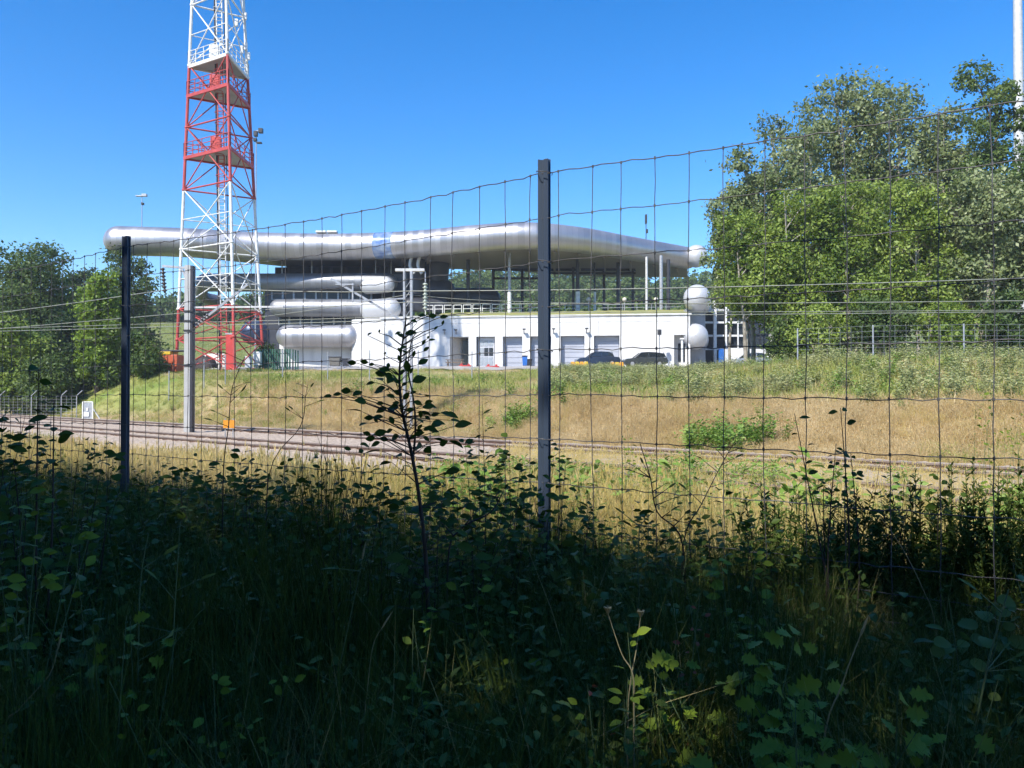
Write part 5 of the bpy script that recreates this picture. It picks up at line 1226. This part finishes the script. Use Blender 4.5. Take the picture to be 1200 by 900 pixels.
# tall sapling in front of the middle of the view
def main_sapling():
    Y = 2.3; rr = random.Random(5); bp = P(503, 892, Y); t = thing('beech_sapling', 'tall slender sapling with dark oval leaves, left of the middle fence post', 'sapling', (bp.x, bp.y, gz(bp.x, bp.y)))
    o0 = Vector(t.location)
    stem = smooth_path([P(a, b, Y+c)-o0 for a, b, c in ((506, 905, .05), (504, 800, .03), (500, 665, 0), (491, 580, 0), (481, 525, 0.01), (471, 480, 0), (468, 440, 0), (471, 405, 0), (476, 372, 0.01))], 5)
    MB().tube(stem, [0.0078-0.006*i/(len(stem)-1) for i in range(len(stem))], 8).build('stem', M['twig'], t)
    st2 = smooth_path([P(a, b, Y+0.03)-o0 for a, b in ((484, 540), (487, 500), (484, 465), (478, 430), (484, 395), (495, 388))], 4)
    MB().tube(st2, [0.004-0.003*i/(len(st2)-1) for i in range(len(st2))], 6).build('twig', M['twig'], t)
    raw = [(570,45,60,170),(635,50,62,5),(700,55,55,10),(525,80,45,160),(695,90,36,80),(655,120,38,60),(505,150,84,10),(265,155,36,45),(322,140,25,80),(610,175,30,60),(583,205,44,60),(630,190,46,20),(597,245,52,40),(525,272,48,80),(580,318,84,35),(485,345,84,100),(557,422,104,20),(510,372,50,60),(375,340,46,95),(355,270,27,80),(270,445,62,190),(125,490,76,175),(195,502,74,30),(75,510,60,185),(20,520,55,175),(375,400,72,150),(330,388,92,170),(352,365,80,165),(160,325,64,175),(232,320,60,170),(275,335,45,180),(335,600,80,200),(325,563,55,175),(565,628,50,90),(612,580,84,15),(610,556,60,20),(605,648,46,-40),(650,628,62,20),(395,660,62,120),(330,735,86,15),(270,770,70,185),(262,648,64,180),(303,662,44,-50),(350,772,60,170),(560,700,50,60),(605,710,62,30),(555,740,70,20),(600,770,60,-30),(440,300,50,110),(455,380,56,60),(420,430,52,130),(470,450,46,40),(430,500,64,150),(480,520,66,50),(420,560,56,170),(455,590,44,70),(500,600,54,20),(440,250,38,130),(450,165,60,150),(430,150,40,200),(520,500,50,15),(390,520,60,160),(405,580,60,190),(380,725,60,200),(250,740,60,160),(300,800,70,200),(550,560,60,-20),(520,760,50,40),(460,235,55,20),(470,260,40,140)]
    for i, (zx, zy, L, ang) in enumerate(raw):
        px, py = 380+zx/5, 360+zy/5; Lp = L/5; a = R(ang)
        Yl = Y+rr.uniform(-0.10, 0.10); c = P(px, py, Yl)-o0; d = Vector((math.cos(a), rr.uniform(-0.5, 0.5), math.sin(a)))
        size = Lp/F*Y*0.9; base = c-d.normalized()*size*0.5
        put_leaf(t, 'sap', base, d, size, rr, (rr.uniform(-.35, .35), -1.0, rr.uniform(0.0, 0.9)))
        # twig from the stem
        q = min(stem, key=lambda s: abs(s.z-(base.z-0.02-abs(base.x-s.x)*0.25)))
        if i % 2 == 0 and (base-q).length > 0.03: MB().tube([q, q.lerp(base, 0.55)+Vector((0, 0, 0.008)), base], [0.0022, 0.0016, 0.0009], 5, False).build('twig', M['twig'], t)
        elif (base-q).length > 0.01:
            MB().tube([q, base], [0.0013, 0.0008], 4, False).build('twig', M['twig'], t)
    for k in range(80):
        f = rr.uniform(0.2, 0.72); q = stem[int(f*(len(stem)-1))]; a = rr.uniform(0, 2*PI); rad = rr.uniform(0.02, 0.16)
        b = q+Vector((math.cos(a)*rad, math.sin(a)*rad, rr.uniform(-0.02, 0.07))); put_leaf(t, 'sap', b, (math.cos(a), math.sin(a), rr.uniform(-.3, .4)), rr.uniform(0.035, 0.06), rr)
        MB().tube([q, b], [0.0014, 0.0008], 4, False).build('twig', M['twig'], t)
main_sapling()

def shrub(name, label, cat, px, ytop, Y, key, size, nstem, nleaf, spread, seed, stem_m='twig', group=None, sr=0.004, dens0=0.25, curve=0.15, lx=0.0):
    rr = random.Random(seed); x = (px-600)/F*Y; g = gz(x, Y); H = EYE+(462-ytop)/F*Y-g
    t = thing(name, label, cat, (x, Y, g), 0, group)
    m = MB(); allp = []
    for k in range(nstem):
        a = rr.uniform(0, 2*PI); ln = spread*rr.uniform(0.15, 1)*(k > 0); h = H*(1.0 if k == 0 else rr.uniform(0.72, 0.98))
        e = Vector((math.cos(a)*ln+lx, math.sin(a)*ln*0.8, h)); b = Vector((rr.uniform(-.03, .03), rr.uniform(-.03, .03), -0.05))
        mid = b.lerp(e, 0.5)+Vector((rr.uniform(-1, 1), rr.uniform(-1, 1), 0))*curve*h*0.5
        pts = smooth_path([b, mid, e], 6); m.tube(pts, [sr*(1-0.8*i/(len(pts)-1)) for i in range(len(pts))], 6, False); allp.append(pts)
    m.build('stem', M[stem_m], t)
    for k in range(nleaf):
        pts = allp[k % len(allp)]; f = dens0+(1-dens0)*rr.random(); i = f*(len(pts)-1); q = pts[int(i)].lerp(pts[min(int(i)+1, len(pts)-1)], i-int(i))
        a = rr.uniform(0, 2*PI); side = rr.uniform(0.0, 0.09)*(1.2-f)
        b = q+Vector((math.cos(a)*side, math.sin(a)*side, rr.uniform(-0.01, 0.02)))
        put_leaf(t, key, b, (math.cos(a), math.sin(a)*0.8, rr.uniform(-0.25, 0.6)), size*rr.uniform(0.6, 1.15), rr)
    return t
GSH = 'leafy shrubs and sprigs in the foreground'
shrub('hornbeam_sapling', 'thin sapling with a leafy top rising near the left edge', 'sapling', 45, 432, 2.6, 'sap', 0.055, 3, 90, 0.10, 1, group=GSH, sr=0.006)
SH = [
 (440, 545, 2.6, 'sap', .05, 5, 80, .22, 'dense dark shrub at the foot of the tall sapling, on its left'),
 (520, 565, 2.5, 'sap', .05, 5, 80, .22, 'dense dark shrub at the foot of the tall sapling, on its right'),
 (575, 560, 2.8, 'sap', .055, 5, 80, .22, 'dense dark shrub a hand width left of the middle post'),
 (700, 600, 3.2, 'sap', .05, 4, 60, .22, 'low dark shrub two mesh cells right of the middle post'),
 (760, 610, 2.9, 'narrow', .06, 5, 60, .25, 'narrow leaved low weed under the branching dark weed'),
 (820, 600, 3.0, 'sap', .045, 4, 60, .22, 'low dark shrub under the bent weed stem'),
 (885, 600, 2.8, 'sap', .045, 5, 70, .22, 'low dark shrub left of the gorse row'),
 (8, 475, 2.7, 'sap', .055, 6, 130, .25, 'dense leafy shrub at the left edge, left of the thin sapling'),
 (95, 505, 2.9, 'sap', .055, 6, 110, .25, 'leafy shrub just right of the thin left sapling'),
 (30, 560, 2.0, 'bright', .06, 5, 70, .25, 'broad yellowish-green leaved shrub low at the left edge'),
 (128, 590, 3.4, 'sap', .06, 4, 60, .2, 'leafy shrub wrapping the foot of the left steel post'),
 (190, 535, 4.0, 'sap', .065, 4, 50, .3, 'pointed leafy shrub just right of the left steel post'),
 (240, 545, 3.8, 'sap', .065, 4, 50, .25, 'spreading leafy shrub below the railway mast'),
 (285, 528, 3.6, 'sap', .06, 4, 50, .22, 'leafy shrub below the orange track marker'),
 (335, 540, 3.8, 'sap', .065, 4, 50, .25, 'leafy shrub left of the spiky broom plant'),
 (420, 520, 3.2, 'sap', .05, 4, 60, .2, 'leafy shrub between the broom plant and the tall sapling'),
 (545, 518, 2.8, 'sap', .05, 4, 60, .2, 'leafy shrub just right of the tall sapling'),
 (597, 515, 3.2, 'sap', .055, 4, 55, .2, 'leafy shrub touching the left side of the middle post'),
 (655, 525, 3.0, 'sap', .045, 3, 36, .12, 'small leaved shrub hugging the right side of the middle post'),
 (735, 500, 6.2, 'bright', .06, 4, 50, .2, 'sunlit fresh green sprig right of the middle post'),
 (760, 560, 3.6, 'narrow', .06, 4, 40, .25, 'narrow leaved dark weed below the sunlit sprig'),
 (850, 545, 3.8, 'narrow', .06, 5, 44, .25, 'feathery dark weed left of the round-leaved sapling'),
 (1030, 545, 3.0, 'sap', .038, 4, 60, .2, 'small leaved shrub just right of the round-leaved sapling'),
 (1100, 560, 2.8, 'sap', .05, 5, 55, .25, 'dark leafy shrub among the pointed gorse on the right'),
 (1145, 440, 7.0, 'bright', .07, 4, 60, .22, 'sunlit yellow-green sprig reaching above the right gorse'),
 (1185, 462, 7.4, 'bright', .07, 4, 55, .25, 'sunlit green sprig at the right edge beside the mesh'),
 (1185, 660, 1.9, 'round', .06, 5, 46, .25, 'round grey-green leaved shrub at the right edge'),
 (1110, 700, 1.8, 'round', .055, 4, 36, .2, 'round leaved sprig left of the right edge shrub'),
 (850, 640, 2.4, 'bright', .06, 4, 40, .2, 'broad green leaves standing in the shade below the meadow path'),
 (880, 720, 1.7, 'lobed', .07, 6, 60, .28, 'lobed-leaf oak seedling patch low right of centre'),
 (965, 760, 1.55, 'lobed', .07, 6, 56, .28, 'lobed-leaf oak seedlings above the lower right corner'),
 (1050, 800, 1.5, 'lobed', .065, 6, 50, .28, 'lobed-leaf seedlings low in the right foreground'),
 (930, 820, 1.4, 'lobed', .06, 6, 46, .25, 'lobed-leaf seedlings at the bottom edge right of centre'),
 (790, 745, 1.8, 'lobed', .05, 4, 34, .2, 'small lobed-leaf seedling at the centre right of the dry stalk'),
 (485, 712, 1.9, 'bright', .045, 2, 22, .07, 'bright sprig of green leaves below the tall sapling'),
 (735, 740, 1.6, 'bright', .045, 3, 34, .12, 'pale green sprig in the lower middle beside the dry stalk'),
 (560, 665, 2.2, 'bright', .055, 4, 46, .22, 'dark green leafy plant left of the middle post foot'),
 (150, 720, 1.8, 'lobed', .06, 4, 34, .22, 'lobed dark weed low on the left'),
 (90, 640, 2.2, 'round', .05, 5, 50, .25, 'grey-green weed under the left sapling'),
 (250, 760, 1.7, 'bright', .045, 4, 40, .25, 'low green herb in the lower left'),
 (820, 690, 1.9, 'rust', .035, 2, 12, .08, 'small rusty red-leaved sprig in the right foreground'),
 (688, 800, 1.6, 'rust', .03, 1, 6, .04, 'withered rusty leaves near the bottom centre'),
]
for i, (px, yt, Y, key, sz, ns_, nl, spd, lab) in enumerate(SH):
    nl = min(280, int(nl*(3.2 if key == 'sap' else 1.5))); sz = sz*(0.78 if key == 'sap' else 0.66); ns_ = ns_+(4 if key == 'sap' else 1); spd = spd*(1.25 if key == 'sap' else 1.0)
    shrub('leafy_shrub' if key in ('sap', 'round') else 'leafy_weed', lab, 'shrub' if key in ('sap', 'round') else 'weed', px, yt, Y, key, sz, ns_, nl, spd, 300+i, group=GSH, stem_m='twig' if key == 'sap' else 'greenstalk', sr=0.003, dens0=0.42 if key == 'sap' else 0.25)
shrub('hornbeam_sapling', 'small round-leaved dark sapling standing right of centre before the mesh', 'sapling', 985, 478, 2.7, 'sap', 0.034, 5, 130, 0.22, 2, group=GSH, sr=0.005, dens0=0.35)
shrub('hornbeam_sapling', 'thin dark sapling right of the middle of the left fence bay', 'sapling', 565, 470, 3.0, 'narrow', 0.05, 1, 40, 0.05, 3, group=GSH, sr=0.004, dens0=0.45)

def broom(label, px, ytop, Y, n, seed, spread=0.3, key='f_broom', name='broom_shrub', r=0.0022, needles=0):
    rr = random.Random(seed); x = (px-600)/F*Y; g = gz(x, Y); H = EYE+(462-ytop)/F*Y-g
    t = thing(name, label, 'shrub', (x, Y, g), 0, 'broom and gorse bushes in the foreground')
    m = MB(); nd_p = []; nd_d = []
    for k in range(n):
        a = rr.uniform(0, 2*PI); ln = spread*rr.random()**0.6; h = H*rr.uniform(0.55, 1.0)*(1-0.35*ln/spread*rr.random())
        if k == 0: ln, h = 0.01, H
        b = Vector((math.cos(a)*ln*0.25, math.sin(a)*ln*0.25, -0.02)); e = Vector((math.cos(a)*ln, math.sin(a)*ln, h)); mid = b.lerp(e, 0.5)+Vector((math.cos(a), math.sin(a), 0))*ln*-0.12
        m.tube([b, mid, e], [r*1.3, r, r*0.4], 4, False)
        for j in range(3 if not needles else needles):
            f = rr.uniform(0.35, 0.98); q = mid.lerp(e, (f-0.5)*2) if f > 0.5 else b.lerp(mid, f*2)
            if needles: 
                aa = rr.uniform(0, 2*PI); nd_p.append(tuple(q)); nd_d.append((math.cos(aa), math.sin(aa), rr.uniform(0.2, 1.3)))
            else: m.tube([q, q+Vector((rr.uniform(-.05, .05), rr.uniform(-.05, .05), rr.uniform(0.08, 0.18)))], [r*0.7, r*0.35], 3, False)
    m.build('stem', M[key], t)
    if needles:
        v, q = oval_leaves(np.random.RandomState(seed), np.array(nd_p), np.array(nd_d), 0.028, 0.25)
        o = bpy.data.objects.new('needles', np_mesh('needles', v, q, M[key], False, 3)); link(o, t); tag(o, kind='stuff')
    return t
broom('spiky broom bush with upright bare shoots left of the tall sapling', 382, 505, 3.4, 60, 1, 0.26)
broom('dark broom bush in the left foreground shade', 330, 590, 2.6, 90, 2, 0.3)
broom('dark broom bush below the spiky broom bush', 400, 600, 2.3, 90, 3, 0.28)
broom('broad dark broom bush left of the bottom centre', 210, 640, 2.3, 90, 4, 0.3)
broom('broom bush at the foot of the bright sprig in the lower middle', 790, 690, 2.2, 60, 5, 0.22)
GO = [(905, 560, 3.3), (935, 575, 3.0), (970, 565, 3.0), (1000, 570, 3.1), (1045, 580, 2.9), (1075, 548, 2.9), (1110, 538, 3.0), (1140, 535, 2.8), (1168, 545, 2.7), (1195, 530, 2.8)]
GN = ['leftmost of the pointed gorse spires on the right', 'pointed gorse spire second from the left of its row', 'gorse spire directly left of the round-leaved sapling foot', 'gorse spire at the foot of the round-leaved sapling', 'low gorse spire right of the round-leaved sapling', 'gorse spire in the middle of the right hand clump', 'tall gorse spire below the sunlit sprig', 'tall gorse spire under the yellow-green sprig', 'gorse spire second from the right edge', 'gorse spire at the right edge of the view']
for i, (px, yt, Y) in enumerate(GO): broom(GN[i], px, yt, Y, 40, 20+i, 0.22, 'f_broom', 'gorse_bush', 0.0028, needles=80)

def stalk(label, pts, Y, m='stalk', r=0.0022, head=None, name='dry_stalk', side=0, seed=0):
    rr = random.Random(seed); b = P(pts[0][0], pts[0][1], Y); g = gz(b.x, b.y); t = thing(name, label, 'stalk', (b.x, b.y, g), 0, 'tall stalks in the foreground')
    o0 = Vector(t.location); pp = [Vector((0, 0, -0.03))]+[P(x, y, Y)-o0 for x, y in pts]; sp = smooth_path(pp, 5)
    MB().tube(sp, [r*(1-0.55*i/(len(sp)-1)) for i in range(len(sp))], 6).build('stem', M[m], t)
    for k in range(side):
        q = sp[int(len(sp)*rr.uniform(0.35, 0.95))]; e = q+Vector((rr.choice((-1, 1))*rr.uniform(0.03, 0.07), rr.uniform(-.03, .03), rr.uniform(0.01, 0.06)))
        MB().tube([q, e], [r*0.6, r*0.3], 4).build('side_shoot', M[m], t); put_leaf(t, 'narrow', e, (e-q), rr.uniform(0.03, 0.05), rr)
    if head == 'seed':
        e = sp[-1]; h = MB()
        for k in range(9):
            a = rr.uniform(0, 2*PI); h.tube([e, e+Vector((math.cos(a)*0.008, math.sin(a)*0.008, 0.014))], [0.0018, 0.0022], 5)
        h.build('seed_head', M['stalk'], t)
    if head == 'ear':
        e = sp[-1]; d = (sp[-1]-sp[-3]).normalized(); MB().tube([e, e+d*0.01, e+d*0.03, e+d*0.045], [0.001, 0.0025, 0.002, 0.0005], 6).build('grass_ear', M['stalk'], t)
    return t
stalk('dry brown stalk with a pale seed head in the lower middle', [(742, 850), (741, 790), (728, 765), (712, 718)], 1.6, 'stalk', 0.0022, 'seed', seed=1)
stalk('pale stalk leaning right through the pale sprig in the lower middle', [(735, 850), (738, 800), (745, 760), (750, 722)], 1.62, 'stalk', 0.002, 'seed', seed=2)
stalk('grey-green upright stalk on the left with forked top', [(163, 830), (164, 760), (166, 680), (175, 625)], 2.0, 'greenstalk', 0.003, None, 'weed_stalk', 5, 3)
stalk('thinner grey-green stalk right of the forked one', [(203, 830), (205, 740), (208, 680), (212, 612)], 2.0, 'greenstalk', 0.0024, None, 'weed_stalk', 6, 4)
stalk('slender pale grass stem left of the bright sprig', [(426, 880), (432, 800), (438, 755), (448, 735)], 1.7, 'stalk', 0.0014, 'ear', seed=5)
stalk('long grass stem slanting across the lower left', [(380, 890), (395, 800), (418, 690), (425, 655)], 1.9, 'greenstalk', 0.002, 'ear', 'weed_stalk', 2, 6)
stalk('grass stem at the right of the dark lower right patch', [(962, 880), (985, 800), (1000, 760), (1006, 745)], 1.5, 'stalk', 0.0018, 'ear', seed=7)
stalk('arching dead stem leaning left on the right side', [(1094, 735), (1080, 690), (1055, 640), (1030, 605)], 2.5, 'stalk', 0.002, None, seed=8)
stalk('upright pale weed stem right of the middle post', [(748, 700), (747, 660), (749, 620), (750, 615)], 2.6, 'greenstalk', 0.0035, 'ear', 'weed_stalk', 3, 9)
stalk('tall dark stem with buds in the left bay', [(262, 560), (268, 500), (272, 455), (287, 418)], 3.6, 'twig', 0.003, None, 'weed_stalk', 7, 10)
stalk('tall dark budded stem left of the spiky broom bush', [(315, 560), (352, 500), (358, 465), (361, 450)], 3.6, 'twig', 0.0025, None, 'weed_stalk', 6, 11)
stalk('dark branching weed with drooping bud right of the middle post', [(800, 640), (770, 600), (762, 560), (750, 520)], 3.0, 'twig', 0.004, None, 'weed_stalk', 8, 12)
stalk('dark bent weed stem left of the round-leaved sapling', [(800, 640), (822, 590), (845, 545), (862, 515)], 3.0, 'twig', 0.003, None, 'weed_stalk', 8, 13)
stalk('thick dark leaning branch in the left of the lower centre', [(525, 660), (540, 620), (575, 600), (590, 575)], 2.5, 'twig', 0.004, None, 'weed_stalk', 4, 14)
stalk('pale arching grass on the far left', [(8, 860), (25, 830), (60, 790), (70, 760)], 1.8, 'stalk', 0.002, 'ear', seed=15)
stalk('dry stem at the bottom centre right', [(1135, 900), (1150, 800), (1165, 740), (1180, 690)], 1.7, 'greenstalk', 0.003, None, 'weed_stalk', 4, 16)

# ------------------------------------------------------------ thin summer haze
hm = bpy.data.materials.new('haze'); hm.use_nodes = True; hn = hm.node_tree; hn.nodes.clear()
ho = hn.nodes.new('ShaderNodeOutputMaterial'); hv = hn.nodes.new('ShaderNodeVolumePrincipled')
hv.inputs['Color'].default_value = (0.85, 0.92, 1.0, 1); hv.inputs['Density'].default_value = 0.0004; hv.inputs['Anisotropy'].default_value = 0.0
hn.links.new(hv.outputs[0], ho.inputs['Volume'])
o = MB().box((-2600, -1600, -4), (2600, 4700, 72)).build('haze', hm); tag(o, 'thin summer haze over the whole site', 'haze', kind='stuff')
